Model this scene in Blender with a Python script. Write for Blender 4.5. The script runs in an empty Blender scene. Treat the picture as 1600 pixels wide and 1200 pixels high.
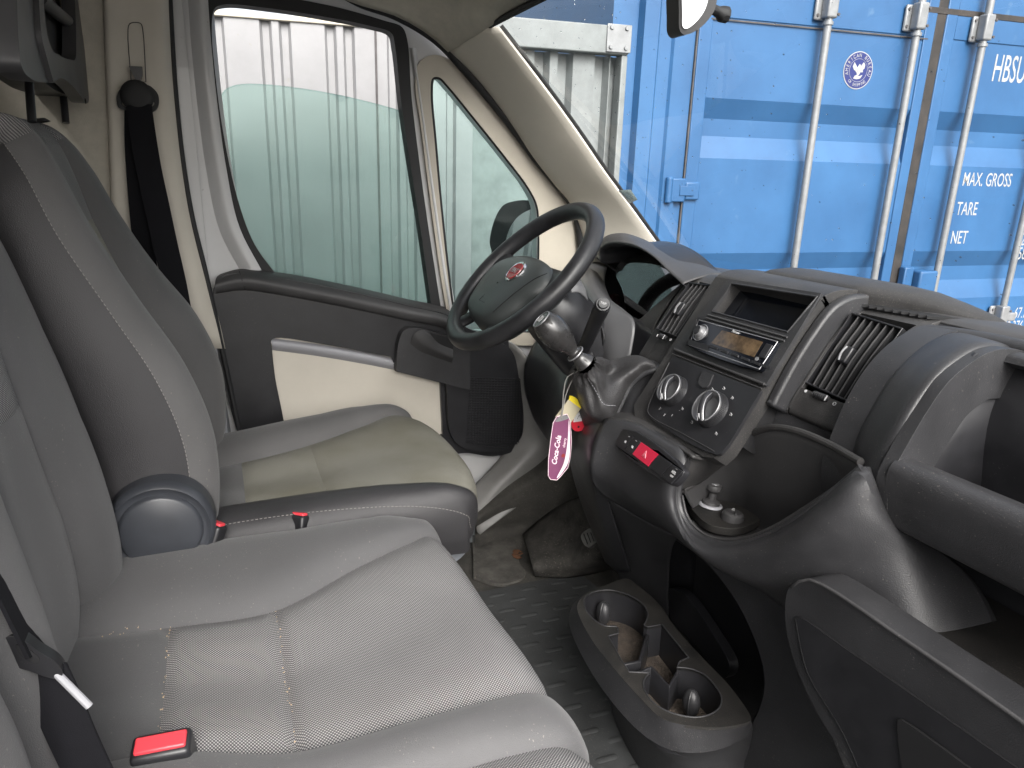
import bpy, bmesh, math, random
from mathutils import Vector, Matrix
from mathutils.geometry import tessellate_polygon
random.seed(7)
S = bpy.context.scene
COL = S.collection
V3 = Vector
# ---------------------------------------------------------------- camera (van frame: +Y forward, +X passenger side, Z up from cab floor)
F = 1150.0
CAM = V3((0.92, 0.0, 1.0))
def _solve():
    vx = V3((330-800, 265-600, F)).normalized()
    vz = V3((690-800, 4100-600, F)).normalized()
    ex = -vx
    ez = -(vz - vz.dot(vx)*vx); ez.normalize()
    return Matrix((ex, ez.cross(ex), ez))
RW = _solve()
def ray(px, py): return RW @ V3((px-800, py-600, F))
def U(px, py, x=None, y=None, z=None):
    """point of the plane x=, y= or z= seen at a pixel of the photograph"""
    d = ray(px, py)
    if x is not None: t = (x-CAM.x)/d.x
    elif y is not None: t = (y-CAM.y)/d.y
    else: t = (z-CAM.z)/d.z
    return CAM + t*d
cam_d = bpy.data.cameras.new('camera'); cam = bpy.data.objects.new('camera', cam_d); COL.objects.link(cam)
right = RW @ V3((1,0,0)); up = RW @ V3((0,-1,0)); back = RW @ V3((0,0,-1))
cam.matrix_world = Matrix(((right.x, up.x, back.x, CAM.x), (right.y, up.y, back.y, CAM.y), (right.z, up.z, back.z, CAM.z), (0,0,0,1)))
cam_d.sensor_width = 36; cam_d.lens = F/1600*36; cam_d.clip_start = 0.02; cam_d.clip_end = 500
S.camera = cam
# ---------------------------------------------------------------- world, sun, exposure
SUN_EL, SUN_ROT = math.radians(40), math.radians(95)
w = bpy.data.worlds.new('World'); S.world = w; w.use_nodes = True
nt = w.node_tree; bg = nt.nodes['Background']
sky = nt.nodes.new('ShaderNodeTexSky'); sky.sky_type = 'NISHITA'; sky.sun_disc = False
sky.sun_elevation = SUN_EL; sky.sun_rotation = SUN_ROT; sky.air_density = 1.0; sky.dust_density = 6.0; sky.ozone_density = 1.0
hs = nt.nodes.new('ShaderNodeHueSaturation'); hs.inputs['Saturation'].default_value = 0.25
nt.links.new(sky.outputs[0], hs.inputs['Color']); nt.links.new(hs.outputs[0], bg.inputs['Color'])
bg.inputs['Strength'].default_value = 0.15
sd = bpy.data.lights.new('sun', 'SUN'); sd.energy = 1.5; sd.angle = math.radians(40); sd.color = (1, 0.97, 0.93)
so = bpy.data.objects.new('sun', sd); COL.objects.link(so)
sdir = V3((math.sin(SUN_ROT)*math.cos(SUN_EL), math.cos(SUN_ROT)*math.cos(SUN_EL), math.sin(SUN_EL)))
so.rotation_euler = sdir.to_track_quat('Z', 'Y').to_euler(); so.location = (3, 0, 6)
S.view_settings.view_transform = 'Standard'; S.view_settings.look = 'None'; S.view_settings.gamma = 1
S.view_settings.exposure = 1.42
S.cycles.max_bounces = 10; S.cycles.transparent_max_bounces = 16; S.cycles.diffuse_bounces = 6
S.cycles.sample_clamp_indirect = 6
# ---------------------------------------------------------------- materials
def mat(name, col, rough=0.5, metal=0.0, spec=0.5, bump=None, var=None, dust=None, coat=0.0, emit=None, col2=None, sheen=0.0):
    m = bpy.data.materials.new(name); m.use_nodes = True
    n = m.node_tree; N = n.nodes; Lk = n.links
    p = N['Principled BSDF']
    p.inputs['Base Color'].default_value = (*col, 1); p.inputs['Roughness'].default_value = rough
    p.inputs['Metallic'].default_value = metal; p.inputs['Specular IOR Level'].default_value = spec
    p.inputs['Coat Weight'].default_value = coat
    p.inputs['Sheen Weight'].default_value = sheen
    tc = N.new('ShaderNodeTexCoord'); geo = N.new('ShaderNodeNewGeometry')
    pos = geo.outputs['Position']
    last = None
    if var:
        t = N.new('ShaderNodeTexNoise'); t.inputs['Scale'].default_value = var[0]; t.inputs['Detail'].default_value = 6
        t.inputs['Roughness'].default_value = 0.65
        Lk.new(pos, t.inputs['Vector'])
        r = N.new('ShaderNodeValToRGB')
        c2 = col2 if col2 else tuple(c*(1+var[1]) for c in col)
        c1 = tuple(c*(1-var[1]) for c in col)
        r.color_ramp.elements[0].position = 0.32; r.color_ramp.elements[0].color = (*c1, 1)
        r.color_ramp.elements[1].position = 0.68; r.color_ramp.elements[1].color = (*c2, 1)
        Lk.new(t.outputs['Fac'], r.inputs['Fac']); last = r.outputs['Color']
        mr = N.new('ShaderNodeMapRange'); mr.inputs['To Min'].default_value = max(0, rough-0.1); mr.inputs['To Max'].default_value = min(1, rough+0.1)
        Lk.new(t.outputs['Fac'], mr.inputs['Value']); Lk.new(mr.outputs['Result'], p.inputs['Roughness'])
    if dust:   # (scale, threshold, colour, amount): specks and settled dust
        t = N.new('ShaderNodeTexNoise'); t.inputs['Scale'].default_value = dust[0]; t.inputs['Detail'].default_value = 3
        t2 = N.new('ShaderNodeTexNoise'); t2.inputs['Scale'].default_value = 9; t2.inputs['Detail'].default_value = 3
        Lk.new(pos, t.inputs['Vector']); Lk.new(pos, t2.inputs['Vector'])
        m1 = N.new('ShaderNodeMapRange'); m1.inputs['From Min'].default_value = dust[1]; m1.inputs['From Max'].default_value = dust[1]+0.06
        m2 = N.new('ShaderNodeMapRange'); m2.inputs['From Min'].default_value = 0.42; m2.inputs['From Max'].default_value = 0.66
        m2.inputs['To Min'].default_value = 0.1
        Lk.new(t.outputs['Fac'], m1.inputs['Value']); Lk.new(t2.outputs['Fac'], m2.inputs['Value'])
        mm = N.new('ShaderNodeMath'); mm.operation = 'MULTIPLY'; Lk.new(m1.outputs[0], mm.inputs[0]); Lk.new(m2.outputs[0], mm.inputs[1])
        m3 = N.new('ShaderNodeMath'); m3.operation = 'MULTIPLY'; m3.inputs[1].default_value = dust[3]; Lk.new(mm.outputs[0], m3.inputs[0])
        mx = N.new('ShaderNodeMix'); mx.data_type = 'RGBA'
        if last: Lk.new(last, mx.inputs['A'])
        else: mx.inputs['A'].default_value = (*col, 1)
        mx.inputs['B'].default_value = (*dust[2], 1); Lk.new(m3.outputs[0], mx.inputs['Factor']); last = mx.outputs['Result']
    if last: Lk.new(last, p.inputs['Base Color'])
    if bump:
        if bump[0] == 'grain':
            t = N.new('ShaderNodeTexVoronoi'); t.inputs['Scale'].default_value = bump[1]; out = t.outputs['Distance']
        else:
            t = N.new('ShaderNodeTexNoise'); t.inputs['Scale'].default_value = bump[1]; t.inputs['Detail'].default_value = 4; out = t.outputs['Fac']
        Lk.new(pos, t.inputs['Vector'])
        b = N.new('ShaderNodeBump'); b.inputs['Strength'].default_value = bump[2]; b.inputs['Distance'].default_value = bump[3] if len(bump) > 3 else 0.001
        Lk.new(out, b.inputs['Height']); Lk.new(b.outputs['Normal'], p.inputs['Normal'])
    if emit:
        p.inputs['Emission Color'].default_value = (*emit[0], 1); p.inputs['Emission Strength'].default_value = emit[1]
    return m
def glassmat(name, tint, ior=1.5, refl=1.0, milky=0.0, milk=(0.6,0.7,0.68)):
    m = bpy.data.materials.new(name); m.use_nodes = True; n = m.node_tree; n.nodes.clear(); N = n.nodes; L = n.links
    o = N.new('ShaderNodeOutputMaterial'); tr = N.new('ShaderNodeBsdfTransparent'); gl = N.new('ShaderNodeBsdfGlossy')
    tr.inputs['Color'].default_value = (*tint, 1); gl.inputs['Roughness'].default_value = 0.02
    fr = N.new('ShaderNodeFresnel'); fr.inputs['IOR'].default_value = ior
    mu = N.new('ShaderNodeMath'); mu.operation = 'MULTIPLY'; mu.inputs[1].default_value = refl; L.new(fr.outputs[0], mu.inputs[0])
    mx = N.new('ShaderNodeMixShader'); L.new(mu.outputs[0], mx.inputs[0]); L.new(tr.outputs[0], mx.inputs[1]); L.new(gl.outputs[0], mx.inputs[2])
    last = mx.outputs[0]
    if milky:
        df = N.new('ShaderNodeBsdfDiffuse'); df.inputs['Color'].default_value = (*milk, 1)
        tl = N.new('ShaderNodeBsdfTranslucent'); tl.inputs['Color'].default_value = (*milk, 1)
        ad = N.new('ShaderNodeMixShader'); ad.inputs[0].default_value = 0.5
        L.new(df.outputs[0], ad.inputs[1]); L.new(tl.outputs[0], ad.inputs[2])
        m2 = N.new('ShaderNodeMixShader'); m2.inputs[0].default_value = milky
        L.new(last, m2.inputs[1]); L.new(ad.outputs[0], m2.inputs[2]); last = m2.outputs[0]
    L.new(last, o.inputs['Surface'])
    return m
def meshfabric(name, dark, light, pitch, stain=None):
    m = bpy.data.materials.new(name); m.use_nodes = True; n = m.node_tree; N = n.nodes; L = n.links; p = N['Principled BSDF']
    p.inputs['Roughness'].default_value = 0.75
    uv = N.new('ShaderNodeUVMap'); uv.uv_map = 'UVMap'
    sp = N.new('ShaderNodeSeparateXYZ'); L.new(uv.outputs[0], sp.inputs[0])
    def mth(op, a, b=None):
        x = N.new('ShaderNodeMath'); x.operation = op
        if isinstance(a, (int, float)): x.inputs[0].default_value = a
        else: L.new(a, x.inputs[0])
        if b is not None:
            if isinstance(b, (int, float)): x.inputs[1].default_value = b
            else: L.new(b, x.inputs[1])
        return x.outputs[0]
    k = 2*math.pi/pitch
    s1 = mth('SINE', mth('MULTIPLY', sp.outputs[0], k)); s2 = mth('SINE', mth('MULTIPLY', sp.outputs[1], k))
    pr = mth('MULTIPLY', s1, s2)
    mr = N.new('ShaderNodeMapRange'); mr.inputs['From Min'].default_value = -0.1; mr.inputs['From Max'].default_value = 0.5; L.new(pr, mr.inputs['Value'])
    nz = N.new('ShaderNodeTexNoise'); nz.inputs['Scale'].default_value = 7; nz.inputs['Detail'].default_value = 5
    g = N.new('ShaderNodeNewGeometry'); L.new(g.outputs['Position'], nz.inputs['Vector'])
    mx = N.new('ShaderNodeMix'); mx.data_type = 'RGBA'; mx.inputs['A'].default_value = (*dark, 1); mx.inputs['B'].default_value = (*light, 1)
    L.new(mr.outputs[0], mx.inputs['Factor'])
    st = stain or tuple(c*0.8 for c in light)
    m2 = N.new('ShaderNodeMix'); m2.data_type = 'RGBA'; m2.blend_type = 'MULTIPLY'
    r = N.new('ShaderNodeValToRGB'); r.color_ramp.elements[0].position = .35; r.color_ramp.elements[1].position = .6
    r.color_ramp.elements[0].color = (*st, 1); r.color_ramp.elements[1].color = (1,1,1,1)
    L.new(nz.outputs['Fac'], r.inputs['Fac']); m2.inputs['Factor'].default_value = 1.0
    L.new(mx.outputs['Result'], m2.inputs['A']); L.new(r.outputs['Color'], m2.inputs['B'])
    L.new(m2.outputs['Result'], p.inputs['Base Color'])
    b = N.new('ShaderNodeBump'); b.inputs['Strength'].default_value = 0.5; b.inputs['Distance'].default_value = 0.0006
    L.new(pr, b.inputs['Height']); L.new(b.outputs['Normal'], p.inputs['Normal'])
    return m
M = {}
M['plastic'] = mat('black_grained_plastic', (.026,.026,.028), .45, bump=('grain', 700, .35, .0006), var=(14, .22), dust=(420, .66, (.25,.23,.2), .55))
M['plastic_dusty'] = mat('dusty_black_plastic', (.030,.029,.029), .55, bump=('grain', 700, .35, .0006), var=(18, .3), dust=(650, .60, (.22,.2,.17), .35))
M['smooth'] = mat('smooth_black_plastic', (.016,.016,.018), .38, var=(20, .2), dust=(500, .68, (.2,.19,.17), .5))
M['dark'] = mat('matt_black_recess', (.006,.006,.007), .7)
M['piano'] = mat('gloss_black_display', (.004,.005,.008), .12)
M['hood'] = mat('dark_grey_grained_plastic', (.045,.044,.045), .5, bump=('grain', 800, .3, .0005), var=(10, .15), dust=(500, .68, (.3,.28,.25), .4))
M['wheel'] = mat('worn_black_rubber', (.02,.02,.022), .4, bump=('noise', 900, .35, .0004), var=(25, .35))
M['rubber'] = mat('black_rubber', (.010,.010,.011), .65, var=(20, .2))
M['paint'] = mat('van_white_paint', (.5,.5,.5), .38, coat=.2, var=(5, .05), dust=(60, .72, (.2,.18,.16), .6))
M['greypaint'] = mat('grey_painted_sill', (.2,.195,.188), .45, var=(8, .15), dust=(90, .66, (.1,.09,.08), .6))
M['beige'] = mat('beige_pillar_trim', (.52,.485,.42), .6, bump=('grain', 900, .15, .0004), var=(7, .05))
M['taupe'] = mat('grey_beige_window_trim', (.40,.365,.305), .55, bump=('grain', 900, .15, .0004), var=(7, .06))
M['headliner'] = mat('beige_felt_lining', (.46,.43,.365), .9, bump=('noise', 600, .5, .001), var=(14, .16))
M['belt'] = mat('black_seat_belt_webbing', (.006,.006,.008), .85, spec=.2, bump=('noise', 1200, .5, .0005), var=(40, .2))
M['vinyl'] = mat('grey_seat_cloth', (.088,.086,.086), .7, bump=('grain', 1100, .45, .0006), var=(6, .12), dust=(260, .68, (.3,.27,.22), .5), sheen=.15)
M['vinyl_near'] = mat('grey_bench_cloth', (.070,.069,.071), .7, bump=('grain', 1100, .45, .0006), var=(6, .1), dust=(300, .67, (.35,.32,.27), .6), sheen=.15)
M['vinyl_dark'] = mat('dark_grey_grained_vinyl', (.030,.029,.031), .5, bump=('grain', 1100, .5, .0006), var=(7, .12))
M['mesh'] = meshfabric('grey_dotted_mesh_fabric', (.042,.042,.047), (.345,.337,.33), .0038, stain=(.9,.9,.9))
M['mesh_d'] = meshfabric('worn_olive_grey_mesh_fabric', (.145,.14,.118), (.34,.33,.285), .0040, stain=(.78,.76,.7))
M['thread'] = mat('pale_thread', (.24,.23,.215), .8)
M['red'] = mat('red_release_button', (.62,.045,.06), .4)
M['redhot'] = mat('red_hazard_button', (.6,.02,.06), .45)
M['silver'] = mat('silver_plastic', (.32,.32,.33), .35, metal=.6)
M['chrome'] = mat('chrome', (.75,.75,.76), .12, metal=1)
M['greybar'] = mat('light_grey_plastic', (.3,.3,.32), .5)
M['white_ink'] = mat('white_print', (.5,.5,.5), .6)
M['carpet'] = mat('dirty_dark_carpet', (.055,.052,.046), .95, bump=('noise', 500, .8, .002), var=(9, .5), dust=(240, .6, (.13,.12,.1), .8))
M['ledge_dust'] = mat('dusty_black_ledge', (.013,.013,.013), .55, bump=('noise', 600, .5, .001), var=(14, .35), col2=(.024,.022,.020), dust=(420, .62, (.16,.135,.11), .45))
M['matrubber'] = mat('grey_rubber_mat', (.045,.047,.048), .75, bump=('noise', 400, .3, .0008), var=(8, .35), dust=(300, .62, (.15,.14,.12), .6))
M['base'] = mat('grey_seat_base', (.16,.17,.185), .5, var=(6, .1))
M['steel'] = mat('galvanised_steel', (.22,.225,.23), .45, metal=.35, var=(30, .12), bump=('noise', 200, .1, .001))
M['fence'] = mat('weathered_white_sheet', (.215,.215,.22), .5, var=(5, .10), dust=(60, .66, (.2,.19,.17), .5))
M['fence_top'] = mat('cream_capping', (.42,.39,.32), .6, var=(10, .1))
M['gate'] = mat('galvanised_gate', (.165,.178,.178), .5, metal=.1, var=(18, .14), dust=(40, .62, (.18,.18,.17), .5))
def bluemat():
    m = mat('weathered_blue_paint', (.021,.084,.202), .45, var=(2.2, .12), col2=(.027,.102,.232), dust=(14, .68, (.10,.18,.27), .4))
    return m
M['blue'] = bluemat()
M['blue_dark'] = mat('blue_paint_shaded_fold', (.045,.155,.35), .45, var=(3, .12))
M['gasket'] = mat('dirty_black_gasket', (.014,.013,.013), .7, var=(12, .4), col2=(.035,.028,.024))
M['stencil'] = mat('white_stencil_paint', (.30,.30,.30), .6, var=(30, .15))
M['seam'] = mat('rusty_gap', (.06,.055,.055), .8, var=(20,.4))
M['navy'] = mat('navy_emblem', (.010,.018,.11), .5)
M['ground'] = mat('wet_yard_ground', (.10,.098,.095), .8, var=(1.2, .25), bump=('noise', 30, .4, .01))
M['clear'] = glassmat('windscreen_glass', (.97,.985,.985), refl=.6)
M['teal'] = glassmat('green_tinted_glass', (.82,.94,.91), refl=.6, milky=.12, milk=(.5,.70,.66))
M['quarter'] = glassmat('pale_tinted_glass', (.84,.94,.92), refl=.5, milky=.0, milk=(.4,.62,.58))
M['drop'] = glassmat('rain_drop_water', (.62,.66,.68), ior=1.33, refl=.8)
# ---------------------------------------------------------------- object helpers
WL = {}
def tag(o, label=None, cat=None, group=None, kind=None):
    if label: o['label'] = label
    if cat: o['category'] = cat
    if group: o['group'] = group
    if kind: o['kind'] = kind
    return o
def thing(name, loc, label, cat, group=None):
    o = bpy.data.objects.new(name, None); COL.objects.link(o); o.location = loc; o.empty_display_size = .05
    WL[o] = V3(loc); return tag(o, label, cat, group)
def obj(name, me, m, parent=None, smooth=True, bevel=0, seg=2, sub=0, solid=0, soff=0, label=None, ang=35):
    if isinstance(me, bmesh.types.BMesh):
        b = me; me = bpy.data.meshes.new(name); b.to_mesh(me); b.free()
    vs = me.vertices
    lo = V3((min(v.co.x for v in vs), min(v.co.y for v in vs), min(v.co.z for v in vs)))
    hi = V3((max(v.co.x for v in vs), max(v.co.y for v in vs), max(v.co.z for v in vs)))
    c = (lo+hi)/2
    me.transform(Matrix.Translation(-c))
    o = bpy.data.objects.new(name, me); COL.objects.link(o)
    for mm in (m if isinstance(m, (list, tuple)) else [m]): me.materials.append(mm)
    WL[o] = c
    if parent is not None:
        o.parent = parent; o.location = c - WL[parent]
    else: o.location = c
    if smooth:
        for p in me.polygons: p.use_smooth = True
        if not sub:
            try: me.set_sharp_from_angle(angle=math.radians(ang))
            except Exception: pass
    if solid:
        s = o.modifiers.new('solid', 'SOLIDIFY'); s.thickness = solid; s.offset = soff
    if bevel:
        bv = o.modifiers.new('bevel', 'BEVEL'); bv.width = bevel; bv.segments = seg; bv.limit_method = 'ANGLE'; bv.angle_limit = math.radians(40)
        bv.harden_normals = False
    if sub:
        s = o.modifiers.new('sub', 'SUBSURF'); s.levels = sub; s.render_levels = sub
    if label: o['label'] = label
    return o
def cr(pts, n=8, closed=False):
    """Catmull-Rom through points; a point given as (p, 1) is a sharp corner"""
    P = []; sh = []
    for q in pts:
        if isinstance(q, tuple) and len(q) == 2 and isinstance(q[0], Vector): P.append(q[0]); sh.append(True)
        else: P.append(V3(q)); sh.append(False)
    k = len(P); out = []
    rng = range(k) if closed else range(k-1)
    for i in rng:
        p1, p2 = P[i], P[(i+1) % k]
        p0 = P[(i-1) % k] if (closed or i > 0) else p1
        p3 = P[(i+2) % k] if (closed or i+2 < k) else p2
        if sh[i]: p0 = p1 - (p2-p1)*.01 if True else p0
        if sh[(i+1) % k]: p3 = p2 + (p2-p1)*.01
        d1 = max((p1-p0).length, 1e-5)**.5; d2 = max((p2-p1).length, 1e-5)**.5; d3 = max((p3-p2).length, 1e-5)**.5
        m1 = ((p1-p0)/d1 - (p2-p0)/(d1+d2) + (p2-p1)/d2)*d2 if not (sh[i] or (not closed and i == 0)) else (p2-p1)
        m2 = ((p2-p1)/d2 - (p3-p1)/(d2+d3) + (p3-p2)/d3)*d2 if not (sh[(i+1) % k] or (not closed and i+2 >= k)) else (p2-p1)
        for j in range(n):
            t = j/n; t2 = t*t; t3 = t2*t
            out.append(p1*(2*t3-3*t2+1) + m1*(t3-2*t2+t) + p2*(-2*t3+3*t2) + m2*(t3-t2))
    if not closed: out.append(P[-1].copy())
    return out
def resample(poly, n):
    L = [0]
    for a, b in zip(poly, poly[1:]): L.append(L[-1]+(b-a).length)
    T = L[-1]; out = []; j = 0
    for i in range(n):
        s = T*i/(n-1)
        while j < len(poly)-2 and L[j+1] < s: j += 1
        d = L[j+1]-L[j]; t = 0 if d < 1e-9 else (s-L[j])/d
        out.append(poly[j].lerp(poly[j+1], min(max(t, 0), 1)))
    return out
def grid_bm(rows, bm=None, closed_u=False, closed_v=False, uv=False):
    bm = bm or bmesh.new()
    vs = [[bm.verts.new(p) for p in r] for r in rows]
    R, C = len(rows), len(rows[0])
    for i in range(R if closed_v else R-1):
        for j in range(C if closed_u else C-1):
            try: bm.faces.new((vs[i][j], vs[i][(j+1) % C], vs[(i+1) % R][(j+1) % C], vs[(i+1) % R][j]))
            except ValueError: pass
    return bm
def surf(rows, nu=24, nv=6, smooth_v=True):
    """smooth sheet through several 3-D curves"""
    R = [resample(cr(r, 8), nu) for r in rows]
    if smooth_v:
        cols = [cr([R[i][j] for i in range(len(R))], nv) for j in range(nu)]
        rows2 = [[cols[j][i] for j in range(nu)] for i in range(len(cols[0]))]
    else: rows2 = R
    bm = grid_bm(rows2); return bm
def fixn(bm): bmesh.ops.recalc_face_normals(bm, faces=bm.faces); return bm
def box_bm(c, s, rot=None, bm=None):
    bm = bm or bmesh.new()
    r = bmesh.ops.create_cube(bm, size=1)
    m = Matrix.Translation(V3(c)) @ (rot.to_4x4() if rot else Matrix.Identity(4)) @ Matrix.Diagonal((*s, 1))
    bmesh.ops.transform(bm, matrix=m, verts=r['verts']); return bm
def frame(n, upv=None):
    """rotation whose z axis is n, y axis near upv"""
    n = V3(n).normalized(); u0 = V3(upv or (0,0,1))
    x = u0.cross(n)
    if x.length < 1e-4: x = V3((1,0,0)).cross(n)
    x.normalize(); y = n.cross(x)
    return Matrix((x, y, n)).transposed()
def tube_bm(pts, r, seg=10, closed=False, bm=None, flat=1.0, upv=None):
    bm = bm or bmesh.new(); k = len(pts)
    rf = r if callable(r) else (lambda t: r)
    rings = []; prev = None
    for i, p in enumerate(pts):
        a = pts[(i-1) % k] if (closed or i > 0) else p; b = pts[(i+1) % k] if (closed or i < k-1) else p
        t = (b-a).normalized()
        if upv is not None: u0 = V3(upv) - V3(upv).dot(t)*t
        elif prev is None:
            u0 = V3((0,0,1)) - t*t.z
            if u0.length < .1: u0 = V3((0,1,0)) - t*t.y
        else: u0 = prev - prev.dot(t)*t
        u0.normalize(); prev = u0; v0 = t.cross(u0)
        rr = rf(i/max(1, k-1))
        rings.append([bm.verts.new(p + u0*math.cos(2*math.pi*j/seg)*rr*flat + v0*math.sin(2*math.pi*j/seg)*rr) for j in range(seg)])
    for i in range(k if closed else k-1):
        A, B = rings[i], rings[(i+1) % k]
        for j in range(seg): bm.faces.new((A[j], A[(j+1) % seg], B[(j+1) % seg], B[j]))
    if not closed:
        bm.faces.new(rings[0][::-1]); bm.faces.new(rings[-1])
    return bm
def lathe_bm(prof, c, R, seg=32, bm=None):
    """prof: list of (radius, height) turned about the local z of rotation R placed at c"""
    bm = bm or bmesh.new(); rings = []
    for r, h in prof:
        if r < 1e-6: rings.append([bm.verts.new(V3(c)+R@V3((0,0,h)))])
        else: rings.append([bm.verts.new(V3(c)+R@V3((r*math.cos(2*math.pi*j/seg), r*math.sin(2*math.pi*j/seg), h))) for j in range(seg)])
    for A, B in zip(rings, rings[1:]):
        for j in range(seg):
            a = A if len(A) > 1 else A*seg; b = B if len(B) > 1 else B*seg
            f = [a[j], a[(j+1) % seg], b[(j+1) % seg], b[j]]
            u = []
            for v in f:
                if v not in u: u.append(v)
            if len(u) > 2:
                try: bm.faces.new(u)
                except ValueError: pass
    return bm
def plate_bm(loops, thick, n=None, bm=None):
    """solid slab: outer loop + holes (coplanar 3-D loops), extruded by thick against its normal n"""
    bm = bm or bmesh.new()
    A = loops[0]
    nn = V3((0,0,0))
    for i in range(len(A)): nn += (A[i]-A[0]).cross(A[(i+1) % len(A)]-A[0])
    nn.normalize()
    if n is not None and nn.dot(V3(n)) < 0: nn = -nn
    tri = tessellate_polygon([[p for p in l] for l in loops])
    flat = [p for l in loops for p in l]
    f = [bm.verts.new(p) for p in flat]; g = [bm.verts.new(p - nn*thick) for p in flat]
    for a, b, c in tri:
        try:
            fa = bm.faces.new((f[a], f[b], f[c])); fb = bm.faces.new((g[c], g[b], g[a]))
        except ValueError: continue
    o = 0
    for l in loops:
        k = len(l)
        for i in range(k):
            try: bm.faces.new((f[o+i], f[o+(i+1) % k], g[o+(i+1) % k], g[o+i]))
            except ValueError: pass
        o += k
    bmesh.ops.recalc_face_normals(bm, faces=bm.faces)
    return bm
def px(pts, closed=True, n=6, **k):
    """smooth 3-D curve from photo pixels on a plane of the van; (px,py,1) is a corner"""
    L = []
    for p in pts:
        q = U(p[0], p[1], **k)
        L.append((q, 1) if len(p) == 3 else q)
    return cr(L, n, closed)
def strap_bm(pts, width, wdir, thick=.0014, bm=None):
    """flat webbing along pts, width across wdir(s)"""
    bm = bm or bmesh.new(); rows = []
    for i, p in enumerate(pts):
        wd = V3(wdir[i] if isinstance(wdir, list) else wdir).normalized()
        a = pts[max(0, i-1)]; b = pts[min(len(pts)-1, i+1)]; t = (b-a).normalized(); nrm = t.cross(wd).normalized()
        rows.append([p-wd*width/2+nrm*thick, p+wd*width/2+nrm*thick, p+wd*width/2-nrm*thick, p-wd*width/2-nrm*thick])
    grid_bm(rows, bm, closed_u=True); bm.verts.ensure_lookup_table()
    return fixn(bm)
def text_me(s, size, c, R, sx=1.0, ext=.0004, align='CENTER', shear=0.0, bold=0.0):
    cu = bpy.data.curves.new('t', 'FONT'); cu.body = s; cu.size = size; cu.align_x = align; cu.align_y = 'CENTER'; cu.extrude = ext; cu.offset = bold*size; cu.shear = shear
    cu.resolution_u = 3
    o = bpy.data.objects.new('t', cu); COL.objects.link(o)
    bpy.context.view_layer.update()
    me = bpy.data.meshes.new_from_object(o.evaluated_get(bpy.context.evaluated_depsgraph_get()))
    bpy.data.objects.remove(o); bpy.data.curves.remove(cu)
    me.transform(Matrix.Translation(V3(c)) @ R.to_4x4() @ Matrix.Diagonal((sx,1,1,1)))
    return me
def join_me(mes):
    bm = bmesh.new()
    for m in mes: bm.from_mesh(m); bpy.data.meshes.remove(m)
    return bm
# ================================================================ OUTSIDE
def structure(o): return tag(o, kind='structure')
g = bmesh.new(); bmesh.ops.create_grid(g, x_segments=4, y_segments=4, size=120)
bmesh.ops.translate(g, verts=g.verts, vec=(0,0,-.62)); structure(obj('ground', g, M['ground'], smooth=False))
# yard frame: the fence and the container stand parallel to each other, a little out of true with the van
YH = ray(4500, 480).normalized(); YV = -ray(730, 4300); YV = (YV - YV.dot(YH)*YH).normalized()
_a = .03; YH, YV = (YH + YV*_a).normalized(), (YV - YH*_a).normalized()
YN = YH.cross(YV)
YR = Matrix((YH, YV, YN)).transposed()
def Y(h, v, d):   # yard coordinates: along, up (0 = eye level), depth measured away from the van
    return CAM + YH*h + YV*v - YN*d
def YP(pxx, pyy, d):
    r = ray(pxx, pyy); t = -d/r.dot(YN); p = r*t
    return p.dot(YH), p.dot(YV)
def ybox(bm, h0, h1, v0, v1, d0, d1):
    return box_bm(Y((h0+h1)/2, (v0+v1)/2, (d0+d1)/2), (h1-h0, v1-v0, d1-d0), YR, bm)
def yprism(bm, prof, v0, v1):      # prof: (h, d) polyline, sheet extruded upwards
    return grid_bm([[Y(h, v0, d) for h, d in prof], [Y(h, v1, d) for h, d in prof]], bm)
GV = -1.62
def corr(h0, h1, pitch, d, phase=0.0):
    prof = []; h = h0 - phase
    while h < h1:
        for a, dd in ((0, 0), (.30, 0), (.335, .025), (.40, .025), (.435, 0), (.60, 0), (.635, .025), (.70, .025), (.735, 0), (1, 0)):
            x = h + a*pitch
            if h0 <= x <= h1: prof.append((x, d-.0+dd))
        h += pitch
    return prof
FD = 2.5
f = thing('corrugated_fence', Y(0, GV, FD), 'white corrugated steel fence with cream capping, seen through the side door window', 'fence')
hL = -1.6; hR = YP(720, 200, FD)[0]
vt = YP(470, 33, FD)[1]
ribs = [YP(p, 200, FD)[0] for p in (341, 415, 444, 513, 541, 587, 606, 690, 712)]
# one panel of sheet with folded ribs where they stand
prof = []
def rib(prof, a, b, d, k=.012, dep=.03): prof += [(a-k*.2, d), (a+k*.6, d+dep), (b-k*.6, d+dep), (b+k*.2, d)]
prof.append((hL, FD))
base = YP(341, 200, FD)[0]
stp = YP(513, 200, FD)[0]-YP(415, 200, FD)[0]; gap = YP(444, 200, FD)[0]-YP(415, 200, FD)[0]
h = YP(415, 200, FD)[0]
hs_ = []
k = h
while k > hL + .3: k -= stp
while k < hR - .05:
    prof += [(k, FD), (k+.008, FD+.016), (k+.028, FD+.016), (k+.036, FD), (k+gap, FD), (k+gap+.008, FD+.016), (k+gap+.028, FD+.016), (k+gap+.036, FD)]
    k += stp
prof.append((hR, FD))
b = yprism(None, prof, GV, vt); obj('sheet_panel', b, M['fence'], f, smooth=False, solid=.002)
b = bmesh.new(); ybox(b, hL, hR, vt-.004, vt+.012, FD-.008, FD+.03); obj('capping', b, M['fence_top'], f, bevel=.003)
b = bmesh.new(); ybox(b, hL, hR, vt-.40, vt-.34, FD+.025, FD+.065); obj('rail', b, M['gate'], f)
hrust = YP(590, 200, FD)[0]
b = bmesh.new(); ybox(b, hrust-.003, hrust+.003, GV, vt-.006, FD-.0055, FD-.0015); obj('sheet_joint', b, M['seam'], f)
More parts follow.
